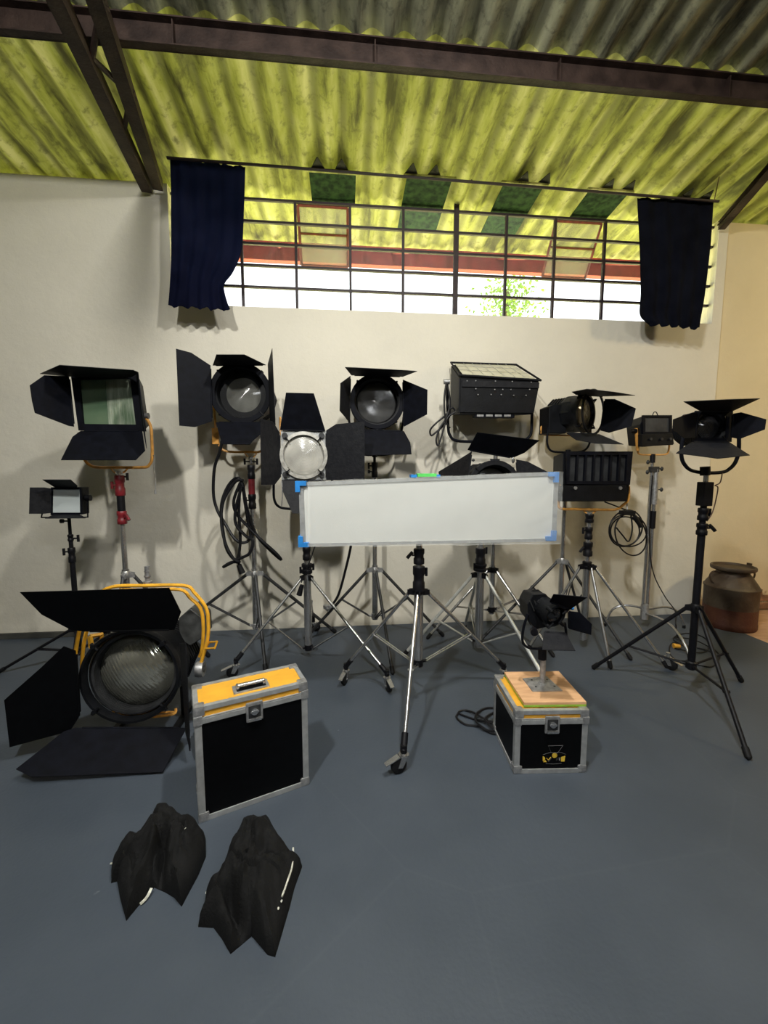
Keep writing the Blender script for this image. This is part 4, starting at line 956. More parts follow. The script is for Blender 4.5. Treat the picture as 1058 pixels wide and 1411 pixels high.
# ============================================================ 11. black fresnel on black stand, right front
x11, y11 = 2.26, 2.38
Y11 = 2.38
x11 = P(968, 715, Y11).x
a = zz(x11, y11, 655, 664, 697, 700, 717, 721, 735, 868, 915)
stand('tall black tripod stand spread wide at the right, in front of the milk can', x11, y11, .22, Zat(x11, y11, 838),
      [(.20, a[6], .022, M_blackp, 'pole'), (a[6]-.01, a[5], .031, M_blackp, 'collar'), (a[4], a[3], .030, M_blackp, 'collar'), (a[5], a[2], .018, M_blackp, 'pole'), (a[1], a[0], .014, M_chrome, 'pole')],
      [tuple(G(817, 922)[:2]), tuple(G(1031, 1047)[:2]), tuple(G(1021, 940)[:2])], M_blackp, .0125, knobs=((a[5]-.03, -.3, M_blackp, 'tilt'), (a[3]-.03, .1, M_blackp, 'wing')), hubmat=M_blackp, base_t=.48, double=False)
st11 = [o for o in COL.objects if o.name.startswith('light_stand')][-1]
bm = B(); box(bm, (x11-.032, y11-.03, a[2]), (x11+.032, y11+.03, a[1]), bev=.006); build('power_box', bm, M_blackp, st11)
t = empty('fresnel_light', V((x11, y11, a[0])), 'all-black fresnel light with four flared doors on the right-hand black stand', 'studio light')
c = P(980.5, 588, Y11-.06); r = scl(27, Y11)
fresnel(t, c, (-.05, -1, .02), r, scl(19, Y11), .13, M_lensk, recess=.04)
yf = Y11-.09
frameq(t, 'barn_door_frame', [(958, 566), (1010, 566), (1008, 609), (953, 609)], [(964, 571), (1001, 571), (1000, 604), (961, 604)], yf+.01, .006, M_black)
leaf(t, [(964, 566), (1010, 566), (1047, 549), (1000, 550.5), (941.5, 553.4)], (0, 1), yf, 2, yf-.16, M_black2)
leaf(t, [(961, 569), (957.4, 603), (942.4, 604), (926.5, 592), (927.4, 577.8), (953.6, 568.4)], (0, 1), yf, 3, yf-.14, M_black)
leaf(t, [(1010, 570), (1008, 603), (1019, 605), (1053.8, 591.8), (1055.7, 577.8), (1021, 568)], (0, 1), yf, 3, yf-.14, M_black)
leaf(t, [(952, 609), (1004, 609), (1033, 627.4), (989, 632), (959, 628), (931, 624.6)], (0, 1), yf, 2, yf-.16, M_black2)
yoke(t, rounded([(942, 600), (939, 615), (939, 630), (943, 640), (952, 648), (970.5, 651.5), (994.8, 650.8), (1005, 646), (1013, 637), (1017.5, 622), (1018, 600)], Y11+.03), .011, M_black)
bm = B(); cyl(bm, P(971.4, 655, Y11+.02), P(971.4, 643, Y11+.02), .028, seg=14); build('yoke_boss', bm, M_blackp, t, smooth=True)
bm = B(); tube(bm, [P(995, 652, Y11), P(992, 665, Y11-.01), P(985, 669, Y11-.01), P(989, 672, Y11-.01), P(986, 690, Y11), P(981, 707, Y11-.01), P(974, 718, Y11-.02)], .0035, 6, 5); build('safety_cord', bm, M_rope, t, smooth=True)

# ============================================================ 12. big lamp on the floor, left
YB = 2.22
c = P(178, 933, YB); r = scl(64, YB)
t = empty('large_floor_light', V((c.x, c.y+.2, 0)), 'huge ribbed-glass floor light with yellow tube yoke and wide black barn doors', 'studio light')
dB = V((.02, -1, .09)).normalized()
MB_ = frame_m(c, dB)
bm = B(); lathe(bm, c, dB, [(r*.93, -.02), (r*.95, .0), (r*1.0, .0), (r*1.02, -.02), (r*1.0, -.05), (r*.93, -.05)], 48, closed=True); build('barn_door_ring', bm, M_house, t, smooth=True)
bm = B(); lathe(bm, c-dB*.05, dB, [(r*.84, -.09), (r*.87, -.02), (r*.90, 0), (r*.94, -.01), (r*.94, -.17), (r*.84, -.17)], 48, closed=True); build('lens_ring', bm, M_house, t, smooth=True)
bm = B()
for k in range(8):
    rr_ = r*(.868-.004*k); lathe(bm, c-dB*(.062+.009*k), dB, [(rr_-.010, -.0025), (rr_+.006, -.0025), (rr_+.006, .0025), (rr_-.010, .0025)], 48, closed=True)
build('cooling_rib', bm, M_grey, t, smooth=True)
lo = lens(t, c-dB*.12, dB, r*.84, M_lensbig, .085)
lo.rotation_euler.rotate_axis('Z', math.radians(35))
bm = B(); lathe(bm, c-dB*.21, dB, [(0, 0), (r*.86, 0), (r*.90, -.03), (r*.90, -.20), (r*.78, -.28), (r*.60, -.34), (0, -.34)], 8); hs = build('housing', bm, M_grey, t)
for k in range(6):
    bm = B(); lathe(bm, c-dB*(.24+.03*k), dB, [(r*.88, 0), (r*.95, -.003), (r*.95, -.010), (r*.88, -.013)], 8, closed=True); build('cooling_fin', bm, M_house, hs)
boxq(t, 'vent_cover', [(246, 852), (262, 839), (279, 852), (281, 878), (262, 890), (247, 880)], YB+.26, YB+.42, mat('grey_vent_cover', (.055, .057, .056), .55, .1, .3, 20, .1, 120))
for k in range(4):
    bm = B()
    an = math.pi/4+k*math.pi/2; q = MB_ @ V((r*.98*math.cos(an), r*.98*math.sin(an), .0)); e = MB_.to_3x3() @ V((math.cos(an), math.sin(an), 0))
    tube(bm, [q-e*.03, q+e*.02], .009, 6); cyl(bm, q-dB*.03, q+dB*.015, .012, seg=10); build('retaining_clip', bm, M_house, t)
yf = YB-.03
leaf(t, [(116.5, 870), (240.5, 867.7), (249.5, 843.5), (233, 810), (27.8, 816), (57.5, 846.5), (98, 867.7)], (0, 1), yf, 3, yf-.08, M_lam, th=.004)
leaf(t, [(104.4, 896.5), (110.4, 985.7), (96.8, 1007), (13.6, 1029.5), (6, 964.5), (57.5, 919), (87.7, 890.4)], (0, 1), yf, 3, yf-.05, M_lam, th=.004)
leaf(t, [(104, 1003), (257, 1003), (224, 1064), (44, 1071), (22, 1060), (88, 1008)], (0, 1), yf, 2, ('g', .012), M_black, th=.004)
quad(t, [(248, 886, yf), (256, 886, yf-.16), (262, 1035, yf-.16), (256, 1010, yf)], M_black2, th=.005)
# yellow double tube yoke going over the top and down the right
for dy, ptsY in ((.10, [(100, 945), (104, 900), (112, 860), (128, 826), (154, 809), (200, 807), (254, 807), (268, 817), (284, 838), (287, 860), (286, 880), (281, 900), (276, 917)]), (.17, [(112, 945), (114, 900), (120, 868), (136, 834), (160, 815), (200, 813), (248, 812.5), (262, 824), (276, 838), (280, 860), (279, 890), (275, 905)])):
    yoke(t, [P(a_, b_, YB+dy) for a_, b_ in ptsY], .010, M_yellow, n=5)
bm = B(); tube(bm, [P(282, 894, YB+.1), P(296, 893, YB+.02), P(299, 884, YB+.02), P(289, 885, YB+.1)], .006, 6, 0, True); build('cable_cleat', bm, M_yellow, t)
bm = B(); q = P(276, 922, YB+.10); lathe(bm, q, (1, 0, 0), [(.02, -.02), (.042, -.02), (.045, 0), (.042, .02), (.02, .02)], 20, closed=True); build('tilt_lock', bm, M_cast, t, smooth=True)
bm = B(); tube(bm, [P(124, 877, YB+.06), P(140, 874, YB+.1), P(140, 884, YB+.1)], .012, 6); tube(bm, [P(124, 877, YB+.06), P(126, 892, YB+.06)], .014, 6); build('side_bracket', bm, M_yellow, t)
bm = B(); tube(bm, [P(157, 977, YB+.06), P(160, 987, YB+.05), P(200, 988, YB+.05), P(238, 984, YB+.05), P(242, 976, YB+.06)], .008, 6, 4); tube(bm, [P(162, 985, YB+.09), P(240, 981, YB+.09)], .006, 6); build('skid_bar', bm, M_orange, t, smooth=True)
bm = B()
for sx_ in (-.16, .18):
    box(bm, (c.x+sx_-.015, YB+.08, 0), (c.x+sx_+.015, YB+.46, .03)); box(bm, (c.x+sx_-.012, YB+.22, .02), (c.x+sx_+.012, YB+.25, c.z-r*.75))
build('floor_rest', bm, M_house, t)
q = P(204, 808, YB+.13)
bm = B(); cyl(bm, q, q+V((0, 0, .03)), .024); cyl(bm, q+V((0, 0, .03)), q+V((0, 0, .115)), .0135); cyl(bm, q+V((0, 0, .055)), q+V((0, 0, .065)), .018); cyl(bm, q+V((0, 0, .085)), q+V((0, 0, .09)), .016); build('spigot', bm, M_cast, t, smooth=True)

# ============================================================ white panel on centre stand
XC, YC = .455, 2.46
a = zz(XC, YC, 700, 756, 777, 780, 808, 818, 912)
ctr = stand('chrome rolling stand in the centre holding the white panel, brake lever at front', XC, YC, a[6], a[5]+.01,
      [(a[6]-.03, a[5], .030, M_chrome, 'pole'), (a[4]-.03, a[3], .038, M_blackp, 'collar'), (a[2], a[1], .034, M_blackp, 'collar'), (a[3], a[0], .020, M_chrome, 'pole')],
      [tuple(G(556, 1062)[:2]), tuple(G(477, 940)[:2]), tuple(G(693, 940)[:2])], M_chrome, .0115, wheels=True, knobs=((a[1]-.04, 3.2, M_blackp, 'tilt'), (a[3]-.04, .2, M_blackp, 'wing')), hubmat=M_blackp, lowmat=M_blackp, hubr=.06, castang=[3.5, -2.0, -1.4])
YP = 2.38
t = empty('diffusion_panel', V((XC, YC-.05, a[0])), 'long white diffusion panel with blue corners wrapped in clear film', 'light panel')
pc = [(413, 667), (768, 652), (764, 744), (416, 751)]
boxq(t, 'diffuser', pc, YP, YP+.05, M_diff)
frameq(t, 'frame', [(411.5, 665), (770, 650), (766, 746), (414, 753)], [(418, 669.5), (764, 655), (760, 742), (421, 749)], YP-.006, .03, M_alu)
def bracket(cx_, cy_, sx_, sy_, m=M_blue):
    q = P(cx_, cy_, YP-.018); e, w_ = .062, .026
    pts = [(0, 0), (e, 0), (e, w_), (w_, w_), (w_, e), (0, e)]
    bm = B(); prism(bm, [V((q.x+sx_*a_, YP+.020, q.z+sy_*b_)) for a_, b_ in pts], (0, 1, 0), .085); build('corner_bracket', bm, m, t)
bracket(406.5, 663, 1, -1); bracket(411, 754, 1, 1); bracket(770, 650.5, -1, -1); bracket(766, 745, -1, 1)
bm = B(); q1, q2 = P(575, 657, YP+.0), P(601, 652.5, YP); box(bm, (q1.x, YP-.012, q1.z), (q2.x, YP+.055, q2.z), bev=.002)
build('tape', bm, M_tape, t, label='bright green tape on top edge')
for (a_, b_) in ((566, 574), (601, 606)):
    bm = B(); q1, q2 = P(a_, 658, YP), P(b_, 654, YP); box(bm, (q1.x, YP-.01, q1.z), (q2.x, YP+.055, q2.z)); build('tape', bm, M_blue, t, label='blue tape beside the green tape')
# clear film: wrinkled sheet over the front and wrapped round the right end
bm = B(); nx, nz = 80, 22; g = []
tl, trr, br, bl = P(424, 664, YP-.02), P(775, 650, YP-.02), P(771, 749, YP-.02), P(424, 753, YP-.02)
for j in range(nz+1):
    row = []
    for i in range(nx+1):
        u, v_ = i/nx, j/nz; p = lerp(lerp(tl, trr, u), lerp(bl, br, u), v_)
        w_ = .005*noise.noise(V((u*3+v_*2, v_*1.5, 1)))+.009*max(0, u-.72)*noise.noise(V((u*26+v_*14, v_*5, 3)))*4
        dz = .008*noise.noise(V((u*9, 2, 0)))*(1 if j in (0, nz) else 0)
        row.append(bm.verts.new((p.x, p.y-.012+w_, p.z+dz)))
    g.append(row)
for j in range(nz):
    for i in range(nx): bm.faces.new((g[j][i], g[j][i+1], g[j+1][i+1], g[j+1][i]))
for i in range(nx):     # folded back over the top and under the bottom
    for (row, s_) in ((g[0], 1), (g[nz], -1)):
        a_, b_ = row[i].co, row[i+1].co
        bm.faces.new([bm.verts.new(p) for p in (a_, b_, b_+V((0, .08, .002*s_)), a_+V((0, .08, .002*s_)))])
build('plastic_film', bm, M_film, t, smooth=True)
bm = B(); q = V((XC, YC-.03, a[0])); box(bm, q-V((.03, .0, .09)), q+V((.03, .04, .06)), bev=.004); build('mount', bm, M_blackp, t)
bm = B(); box(bm, (P(470, 700, YP+.05).x, YP+.05, q.z-.02), (P(700, 700, YP+.05).x, YP+.058, q.z+.02)); build('rear_rail', bm, M_alu, t)
# dangling black plug near the left corner of the panel
bm = B(); tube(bm, [P(434, 752, YP+.3), P(428, 770, YP+.5), P(420, 790, 3.1), P(415, 803, 3.1)], .005, 6, 5); cyl(bm, P(416, 806, 3.1), P(412, 820, 3.1), .016, .022, 10)
tag(build('power_cable', bm, M_cable, None, smooth=True), 'thin lead with a black plug dangling under the left end of the panel', 'cable')

# ============================================================ flight cases
def flight_case(label, ox, oy, ang, W, D, H_, z_lid0, z_lid1, handle, logo=False):
    t = empty('flight_case', (ox, oy, 0), label, 'flight case', None, None, math.radians(ang))
    def bx(nm, lo, hi, m, bev=.0, parent=None, label=None):
        bm = B(); box(bm, lo, hi, bev=bev); return build(nm, bm, m, parent or t, local=True, label=label)
    e = .004; zj0 = z_lid0-.028
    bx('body_panel', (e, e, .004), (W-e, D-e, z_lid0-.01), M_lam)
    lid = bx('lid', (e, e, z_lid0-.01), (W-e, D-e, H_-e), M_lid)
    tw = .028
    # angle edging
    def edge(lo, hi, parent=t): bx('edge_trim', lo, hi, M_alu, .0025, parent)
    for (xa, xb) in ((0, tw), (W-tw, W)):
        for (ya, yb) in ((0, tw), (D-tw, D)): edge((xa, ya, 0), (xb, yb, z_lid0-.014))
    for (ya, yb) in ((-.001, .02), (D-.02, D+.001)):
        edge((.0, ya, 0), (W, yb, .024)); edge((.0, ya-.002, z_lid0-.026), (W, yb+.002, z_lid0-.003)); edge((0, ya, H_-.022), (W, yb, H_))
        edge((0, ya-.001, z_lid0-.003), (W, yb+.001, z_lid0+.004), lid)
    for (xa, xb) in ((-.001, .02), (W-.02, W+.001)):
        edge((xa, 0, 0), (xb, D, .024)); edge((xa-.002, 0, z_lid0-.026), (xb+.002, D, z_lid0-.003)); edge((xa, 0, H_-.022), (xb, D, H_))
        edge((xa-.001, 0, z_lid0-.003), (xb+.001, D, z_lid0+.004), lid)
    for xc in (0, W):
        for yc in (0, D):
            for (zc, s) in ((0.0, 1), (H_, -1)):
                bm = B(); sx_ = 1 if xc == 0 else -1; sy_ = 1 if yc == 0 else -1; cs = .042
                lo = V((min(xc-sx_*.003, xc+sx_*cs), min(yc-sy_*.003, yc+sy_*cs), min(zc-s*.002*(s < 0), zc+s*cs))); hi = V((max(xc-sx_*.003, xc+sx_*cs), max(yc-sy_*.003, yc+sy_*cs), max(zc-s*.002*(s < 0), zc+s*cs)))
                if zc == 0: lo.z = 0
                box(bm, lo, hi, bev=.010); build('corner_cap', bm, M_cast, t, local=True)
            bx('lid_corner', (xc-.004 if xc == 0 else xc-.03, yc-.004 if yc == 0 else yc-.03, z_lid0-.03), (xc+.03 if xc == 0 else xc+.004, yc+.03 if yc == 0 else yc+.004, z_lid0+.01), M_cast, .003)
    # butterfly latch
    lw = .036; cx_ = W*.5; zc = z_lid0-.022
    la = bx('latch', (cx_-lw, -.009, zc-.048), (cx_+lw, .002, zc+.040), M_cast, .006, label='recessed silver twist latch')
    bx('latch_dish', (cx_-lw*.72, -.012, zc-.030), (cx_+lw*.72, -.008, zc+.026), M_grey, .002, la)
    bm = B(); cyl(bm, (cx_, -.018, zc), (cx_, -.008, zc), .015, seg=14); box(bm, (cx_-.018, -.020, zc-.005), (cx_+.018, -.014, zc+.006), bev=.001); build('twist_key', bm, M_chrome, la, local=True, smooth=True)
    bx('latch_lip', (cx_-lw*.8, -.016, zc-.045), (cx_+lw*.8, -.008, zc-.034), M_chrome, .002, la)
    if handle:
        hc = W*.50; hy = D*.38
        pl = bx('handle_dish', (hc-.078, hy-.036, H_-.006), (hc+.078, hy+.036, H_+.001), M_cast, .002)
        bx('handle_well', (hc-.064, hy-.024, H_-.001), (hc+.064, hy+.024, H_+.002), M_lam, .0, pl)
        bm = B(); cyl(bm, (hc-.058, hy, H_+.014), (hc+.058, hy, H_+.014), .010, seg=12)
        for s in (-1, 1): box(bm, (hc+s*.058-.006, hy-.014, H_), (hc+s*.058+.006, hy+.014, H_+.020), bev=.002)
        build('handle', bm, M_chrome, t, local=True, smooth=True)
    if logo:
        y0 = -.0005-.0035+e
        u = lambda px, py: V(((px-687.5)*0, 0, 0))
        def L2(a_, b_):   # logo plane: a_ 0..70 , b_ 0..52 of the emblem, mapped on the front panel
            return V((.105+a_*.00265, y0-.002, .178-b_*.00285))
        bm = B()
        tube(bm, [L2(23, 10.5), L2(51, 10.5), L2(42, 23.5), L2(29.5, 23.5)], .0012, 4, 0, True)
        tube(bm, [L2(14, 27), L2(22, 24.5), L2(29, 23)], .0008, 4); tube(bm, [L2(43, 22.5), L2(50, 24), L2(57, 27)], .0008, 4)
        tube(bm, [L2(20, 43.5), L2(35, 44.5), L2(50, 43.5)], .0008, 4); build('emblem_outline', bm, M_greyink, t, local=True)
        def disc(c_, r0, r1, m):
            bm = B(); n = 24
            lathe(bm, c_, (0, -1, 0), [(r0, -.0003), (r1, -.0003), (r1, .0006), (r0, .0006)] if r0 else [(0, -.0003), (r1, -.0003), (r1, .0006), (0, .0006)], n, closed=bool(r0)); return bm
        build('emblem_ring', disc(L2(36, 28.5), .0098, .0128, None), M_goldink, t, local=True)
        build('emblem_dot', disc(L2(36, 28.5), 0, .0085, None), M_goldink, t, local=True)
        bm = B(); pts = [L2(13.6, 30), L2(16, 30.5), L2(18, 32.5), L2(18.3, 35), L2(17, 37.5), L2(14, 38.5)]; prism(bm, pts, (0, 1, 0), .0012); build('emblem_letter', bm, M_goldink, t, local=True)
        bm = B(); prism(bm, [L2(48.5, 32), L2(56, 30), L2(55.2, 40), L2(48.5, 40)], (0, 1, 0), .0012); build('emblem_letter', bm, M_goldink, t, local=True)
        bm = B(); prism(bm, [L2(15, 40.5), L2(18.8, 37), L2(21.5, 40.5)], (0, 1, 0), .0012); build('emblem_letter', bm, M_goldink, t, local=True)
        for pl in ([(21, 33), (24.3, 37), (29, 31.5)], [(24.3, 37), (25, 40)], [(26, 39), (29.5, 33), (30, 35)], [(40, 38), (40.5, 33), (43, 37), (43.5, 33)]):
            bm = B(); tube(bm, [L2(*q_) for q_ in pl], .0013, 4); build('emblem_letter', bm, M_goldink if pl[0][0] < 22 else M_greyink, t, local=True)
        bm = B(); tube(bm, [L2(46, 33), L2(45.6, 38)], .0016, 4); build('emblem_letter', bm, M_whiteink, t, local=True)
    return t
flight_case('tall black flight case with yellow top and carrying handle', -.632, 1.667, 21.5, .482, .205, .518, .468, .495, True)
flight_case('small black flight case with yellow emblem carrying a plywood board', .822, 1.814, -4.0, .362, .355, .332, .286, .31, False, True)
# board and mount on the small case
cA, cB_, cC, cD = [G(*q_, .353) for q_ in ((694.8, 926.8), (769.7, 925.8), (808, 968.5), (722, 969.5))]
bt = empty('plywood_board', V(((cA.x+cC.x)/2, (cA.y+cC.y)/2, .333)), 'square plywood board with green edge lying on the small flight case', 'board')
bm = B(); prism(bm, [V((p.x, p.y, .3515)) for p in (cA, cB_, cC, cD)], (0, 0, 1), .012); build('top_ply', bm, M_ply, bt)
bm = B(); prism(bm, [V((p.x, p.y, .3400)) for p in (cA, cB_, cC, cD)], (0, 0, 1), .011); build('edge_layer', bm, M_green, bt, label='green painted edge')
pl = [G(*q_, .361) for q_ in ((719.8, 935), (753, 932), (775, 951.8), (734, 952.8))]
mt = empty('floor_mount', V((sum(p.x for p in pl)/4, sum(p.y for p in pl)/4, .3555)), 'square steel plate with a short post on the plywood board', 'mount')
bm = B(); prism(bm, [V((p.x, p.y, .3602)) for p in pl], (0, 0, 1), .005); build('plate', bm, M_cast, mt)
mc = G(747, 942, .361); Ym = mc.y
pt = P(747, 902, Ym); bm = B(); cyl(bm, V((mc.x, mc.y, .361)), V((mc.x, mc.y, pt.z)), .0145, seg=16); build('post', bm, M_cast, mt, smooth=True)
bm = B(); cyl(bm, V((mc.x, mc.y, .361)), V((mc.x, mc.y, .367)), .022, seg=16); build('weld_collar', bm, M_cast, mt, smooth=True)
for (a_, b_) in ((-.05, -.03), (.05, -.035), (-.04, .04), (.045, .035)):
    bm = B(); cyl(bm, V((mc.x+a_, mc.y+b_, .360)), V((mc.x+a_, mc.y+b_, .364)), .006, seg=6); build('bolt', bm, M_grey, mt)
# small fresnel on it
t = empty('small_fresnel_light', V((mc.x, mc.y, pt.z-.03)), 'small black fresnel light tilted down on the small flight case', 'studio light')
d13 = V((.20, -.93, -.22)).normalized(); c = P(766, 850, Ym-.09); r = scl(17.5, Ym)
fresnel(t, c, d13, r, r*.80, .12, M_lensk, recess=.02, bodym=M_house)
boxq(t, 'housing', [(727, 832), (734, 819), (752, 818), (766, 836), (764, 862), (738, 868), (728, 855)], Ym-.01, Ym+.12, M_house, .85)
bm = B()
for k in range(5): tube(bm, [P(730+k*6, 828-k*.5, Ym-.014), P(736+k*6, 842, Ym-.014)], .0035, 5)
build('cooling_fin', bm, M_grey, t)
leaf(t, [(757, 829), (786, 839.5), (809, 823), (790, 821), (762.4, 818.7)], (0, 1), (Ym-.09, Ym-.12), 2, Ym-.24, M_black)
leaf(t, [(784, 842), (784, 866.5), (814.4, 874.8), (815.4, 860), (798.8, 843.7)], (0, 1), (Ym-.12, Ym-.12), 3, Ym-.20, M_black)
leaf(t, [(749, 870.7), (780, 872.8), (792.6, 896.7), (746.8, 895.6)], (0, 1), (Ym-.09, Ym-.12), 2, Ym-.22, M_black2)
yoke(t, rounded([(727, 846), (722, 862), (719.5, 879), (722, 888), (730, 893), (745, 894), (765, 893.5), (777, 889), (780, 875), (778, 858)], Ym-.02), .007, M_black)
bm = B(); q = P(735, 868.6, Ym-.02); cyl(bm, q, q+V((-.01, -.03, 0)), .019, seg=14); build('focus_knob', bm, M_blackp, t, smooth=True)
bm = B(); cyl(bm, P(747, 893, Ym), P(747, 908, Ym), .022, seg=14); build('socket', bm, M_blackp, t, smooth=True)
bm = B(); q = P(788, 838, Ym-.12); ball(bm, q, .010); build('blue_tab', bm, M_blue, t, smooth=True, label='small blue tab')

# ============================================================ sandbags
def sandbag(label, outline, cen, H_, valley, zfar, edge_line=None, tabs=(), seed=0):
    ys = [q[1] for q in outline]; y0, y1_ = min(ys), max(ys)
    def g(px, py): return G(px, py, zfar*max(0, (1-(py-y0)/(y1_-y0)))**1.5)
    C = g(*cen); C.z = 0
    pts = [g(*q_) for q_ in outline]
    n = len(pts); ring = []
    for i in range(n):
        for k in range(7): ring.append(lerp(pts[i], pts[(i+1) % n], k/7))
    v0, v1_ = G(*valley[0], .04), G(*valley[1], .04)
    t = empty('sandbag', (C.x, C.y, 0), label, 'sandbag')
    bm = B(); R_ = 26; rings = []
    for j in range(1, R_+1):
        tt = j/R_; row = []
        for p in ring:
            q = V((C.x+(p.x-C.x)*tt, C.y+(p.y-C.y)*tt, 0))
            h = H_*1.22*(1-tt**2.6)**.55
            ab = V((v1_.x-v0.x, v1_.y-v0.y)); ap = V((q.x-v0.x, q.y-v0.y)); s = max(0, min(1, ap.dot(ab)/ab.dot(ab))); dist = (ap-ab*s).length
            h *= 1-.85*math.exp(-(dist/.018)**2)
            nz_ = noise.noise(V((q.x*14+seed, q.y*9, 0)))*.022+abs(noise.noise(V((q.x*34, q.y*14+seed, 2))))*-.014+noise.noise(V((q.x*70, q.y*45, seed)))*.004
            nz_ += .020*noise.noise(V((q.x*19+seed*3, q.y*13, 5)))-.016*abs(noise.noise(V((q.x*11-q.y*13, q.y*6, seed+4))))
            nz_ += -.012*math.exp(-(abs(math.sin((q.x*.7+q.y)*26+3*noise.noise(V((q.x*6, q.y*6, seed)))))/.22)**2)
            z = max(.004, h+nz_*(1-tt**4)*1.9)
            row.append(bm.verts.new((q.x, q.y, z+.006*(1-tt))))
        rings.append(row)
    top = bm.verts.new((C.x, C.y, H_*.95)); m_ = len(ring)
    for i in range(m_): bm.faces.new((top, rings[0][i], rings[0][(i+1) % m_]))
    for j in range(R_-1):
        for i in range(m_): bm.faces.new((rings[j][i], rings[j+1][i], rings[j+1][(i+1) % m_], rings[j][(i+1) % m_]))
    low = [bm.verts.new((v.co.x, v.co.y, 0)) for v in rings[-1]]
    for i in range(m_): bm.faces.new((rings[-1][i], low[i], low[(i+1) % m_], rings[-1][(i+1) % m_]))
    bm.faces.new(low[::-1])
    build('bag', bm, M_bag, t, smooth=True)
    # webbing strap and its loop across the join
    if edge_line:
        bm = B(); tube(bm, [G(a_, b_, z_) for a_, b_, z_ in edge_line], .0035, 6, 5); build('edge_binding', bm, M_whiteedge, t, smooth=True, label='worn white edge binding')
    for (a_, b_, z_) in tabs:
        bm = B(); ball(bm, G(a_, b_, z_), .0035, (1, 1.5, .5), seg=8); build('white_fleck', bm, M_whiteedge, t, smooth=True)
    return t
def cr(pts, s=3.413, ox=130, oy=1070): return [(ox+a_/s, oy+b_/s) for a_, b_ in pts]
sandbag('crumpled black saddle sandbag at the foot of the tall case, left one of two', cr([(340, 75), (400, 128), (470, 150), (520, 230), (522, 330), (490, 430), (410, 608), (375, 560), (330, 530), (280, 505), (210, 600), (150, 680), (120, 560), (105, 470), (78, 480), (78, 400), (140, 330), (230, 210), (290, 100)]),
        (130+320/3.413, 1070+330/3.413), .115, ((130+300/3.413, 1070+530/3.413), (130+330/3.413, 1070+340/3.413)), .10,
        [(130+76/3.413, 1070+410/3.413, .015), (130+112/3.413, 1070+398/3.413, .03), (130+132/3.413, 1070+345/3.413, .05)], tabs=[(130+x_/3.413, 1070+y_/3.413, z_) for x_, y_, z_ in ((428, 245, .11), (370, 284, .115))], seed=1)
sandbag('black saddle sandbag with a worn white edge, right one of two', cr([(750, 110), (830, 150), (880, 240), (935, 330), (975, 360), (940, 480), (915, 600), (890, 700), (850, 850), (815, 840), (740, 745), (640, 835), (600, 760), (560, 700), (488, 695), (520, 600), (520, 550), (590, 480), (600, 400), (650, 260), (700, 140)]),
        (130+720/3.413, 1070+480/3.413), .125, ((130+700/3.413, 1070+760/3.413), (130+640/3.413, 1070+600/3.413)), .11,
        [(130+935/3.413, 1070+335/3.413, .055), (130+930/3.413, 1070+420/3.413, .062), (130+905/3.413, 1070+500/3.413, .07), (130+882/3.413, 1070+565/3.413, .07)],
        tabs=[(130+x_/3.413, 1070+y_/3.413, z_) for x_, y_, z_ in ((880, 585, .07), (852, 600, .07), (865, 620, .065), (548, 585, .03), (530, 612, .015), (527, 545, .02))], seed=6)
# loose white strip under the left bag
bm = B(); tube(bm, [G(130+215/3.413, 1070+600/3.413, .006), G(130+245/3.413, 1070+570/3.413, .01), G(130+268/3.413, 1070+525/3.413, .02)], .006, 6, 4, flat=.5)
tag(build('zip_end', bm, M_whiteedge, None, smooth=True), 'short pale zip end sticking out between the lobes of the left sandbag', 'zip')

# ============================================================ milk can
cp = G(1003, 861); mx_, my_ = cp.x, cp.y-.0
t = empty('milk_can', (mx_, my_, 0), 'rusty brown metal milk can standing by the ochre wall', 'milk can')
k_ = .215
o0 = V((mx_, my_-.0, 0))
Hh = Zat(mx_, my_, 778)
bm = B(); lathe(bm, o0, (0, 0, 1), [(0, 0), (k_*.98, 0), (k_, .012), (k_, .05), (k_*.985, .055), (k_*.985, Hh*.33)], 40); lathe(bm, o0, (0, 0, 1), [(0, .001), (k_*.97, .001)], 40)
build('lower_body', bm, M_canlow, t, smooth=True)
bm = B(); lathe(bm, o0, (0, 0, 1), [(k_*.985, Hh*.33), (k_*.985, Hh*.62), (k_*1.02, Hh*.635), (k_*1.02, Hh*.655), (k_*.98, Hh*.665), (k_*.93, Hh*.70), (k_*.70, Hh*.83), (k_*.60, Hh*.875), (k_*.60, Hh*.90)], 40)
build('upper_body', bm, M_can, t, smooth=True)
bm = B(); lathe(bm, o0, (0, 0, 1), [(k_*.58, Hh*.90), (k_*.70, Hh*.915), (k_*.79, Hh*.925), (k_*.82, Hh*.94), (k_*.82, Hh*.975), (k_*.80, Hh*.985), (k_*.74, Hh*.985), (k_*.70, Hh*.955), (k_*.3, Hh*.95), (0, Hh*.97)], 36); lid_ = build('lid', bm, M_can, t, smooth=True)
bm = B(); box(bm, o0+V((k_*.74, -.02, Hh*.955)), o0+V((k_*.84, .02, Hh*1.02)), bev=.005); build('lid_lug', bm, M_can, lid_)
for s in (-1, 1):
    bm = B(); q = o0+V((s*k_*.80, 0, Hh*.69)); tube(bm, [q, q+V((s*.045, 0, .030)), q+V((s*.065, 0, .085)), q+V((s*.03, 0, .125)), o0+V((s*k_*.64, 0, Hh*.87))], .008, 8, 5); build('handle', bm, M_can, t, smooth=True)

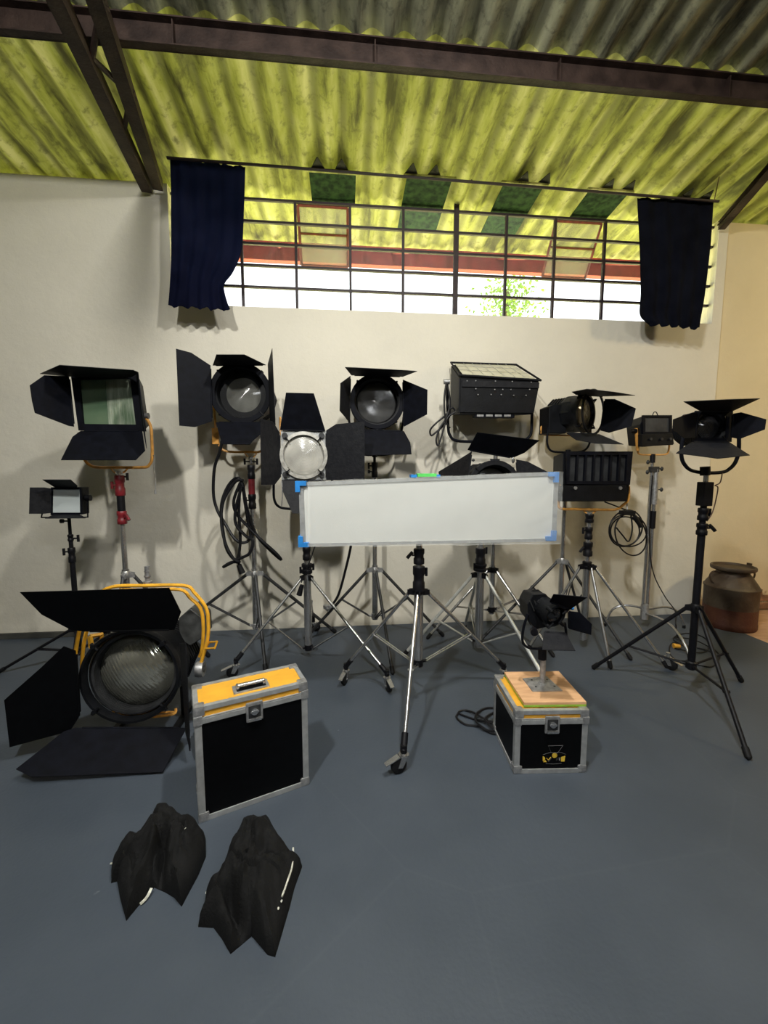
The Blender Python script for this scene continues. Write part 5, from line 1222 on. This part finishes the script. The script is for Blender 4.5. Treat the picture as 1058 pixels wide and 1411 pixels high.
# ============================================================ cables on the floor
def floor_loops(label, loops, r_, extra=(), plug=None):
    bm = B(); 
    for k, L_ in enumerate(loops): tube(bm, [G(a_, b_, r_+z_) for a_, b_, z_ in L_], r_, 6, 6)
    o = tag(build('floor_cable', bm, M_cable, None, smooth=True), label, 'cable')
    if plug:
        bm = B(); cyl(bm, G(*plug[0], .022), G(*plug[1], .022), .022, .016, 10); build('plug', bm, M_orangetag, o, smooth=True, label='orange plug')
    return o
sx = lambda p: (620+p[0]/10.58, 950+p[1]/10.58, p[2])
floor_loops('loosely coiled black cable on the floor behind the left side of the small case', [
    [sx(q_) for q_ in ((760, 500, 0), (600, 470, .0), (480, 420, .012), (350, 340, .012), (220, 305, .0), (140, 320, 0), (130, 350, 0), (220, 390, .0), (340, 430, 0), (480, 460, .012), (620, 500, .012), (760, 560, 0))],
    [sx(q_) for q_ in ((120, 350, 0), (95, 390, 0), (120, 440, 0), (220, 510, 0), (380, 535, 0), (450, 545, .01), (600, 640, 0), (760, 660, 0))],
    [sx(q_) for q_ in ((760, 300, 0), (600, 270, 0), (480, 290, .0), (390, 350, .02), (370, 440, .02), (430, 520, .02), (560, 600, .01), (760, 610, 0))],
    [sx(q_) for q_ in ((760, 340, 0), (620, 350, .0), (510, 420, .02), (560, 500, .02), (640, 570, .01), (760, 590, 0))]], .0065)
s2 = lambda p: (840+p[0]/6.61, 760+p[1]/6.61, p[2])
floor_loops('thin black cable coiled on the floor behind the right black stand, orange plug', [
    [s2(q_) for q_ in ((880, 900, 0), (760, 870, 0), (640, 840, .01), (580, 800, .01), (610, 765, 0), (700, 745, 0), (810, 760, 0), (900, 820, 0), (890, 900, 0), (800, 920, .01), (680, 900, .01), (590, 880, 0))],
    [s2(q_) for q_ in ((640, 810, .02), (600, 790, 0), (640, 785, 0), (760, 800, .02), (890, 860, .02), (960, 900, 0), (1000, 960, 0), (940, 1045, 0), (840, 1040, 0), (740, 1020, 0))],
    [s2(q_) for q_ in ((700, 1000, 0), (600, 985, 0), (550, 930, 0), (545, 870, .01), (580, 830, .02), (680, 860, .02), (860, 890, .02), (940, 930, 0))]], .005, plug=(s2((580, 858, 0))[:2], s2((640, 862, 0))[:2]))
bm = B(); fl = G(936, 872, .02)
tube(bm, [P(899, 655, 3.47), P(896, 700, 3.47), P(895, 755, 3.46), P(901, 792, 3.42), (P(916, 822, 3.35)), (P(930, 842, 3.25)), P(931, 860, 3.1), G(934, 878, .03), G(945, 888, .012)], .005, 6, 8)
tag(build('power_cable', bm, M_cable, None, smooth=True), 'thin black lead dropping from the small flood light to the floor coil', 'cable')
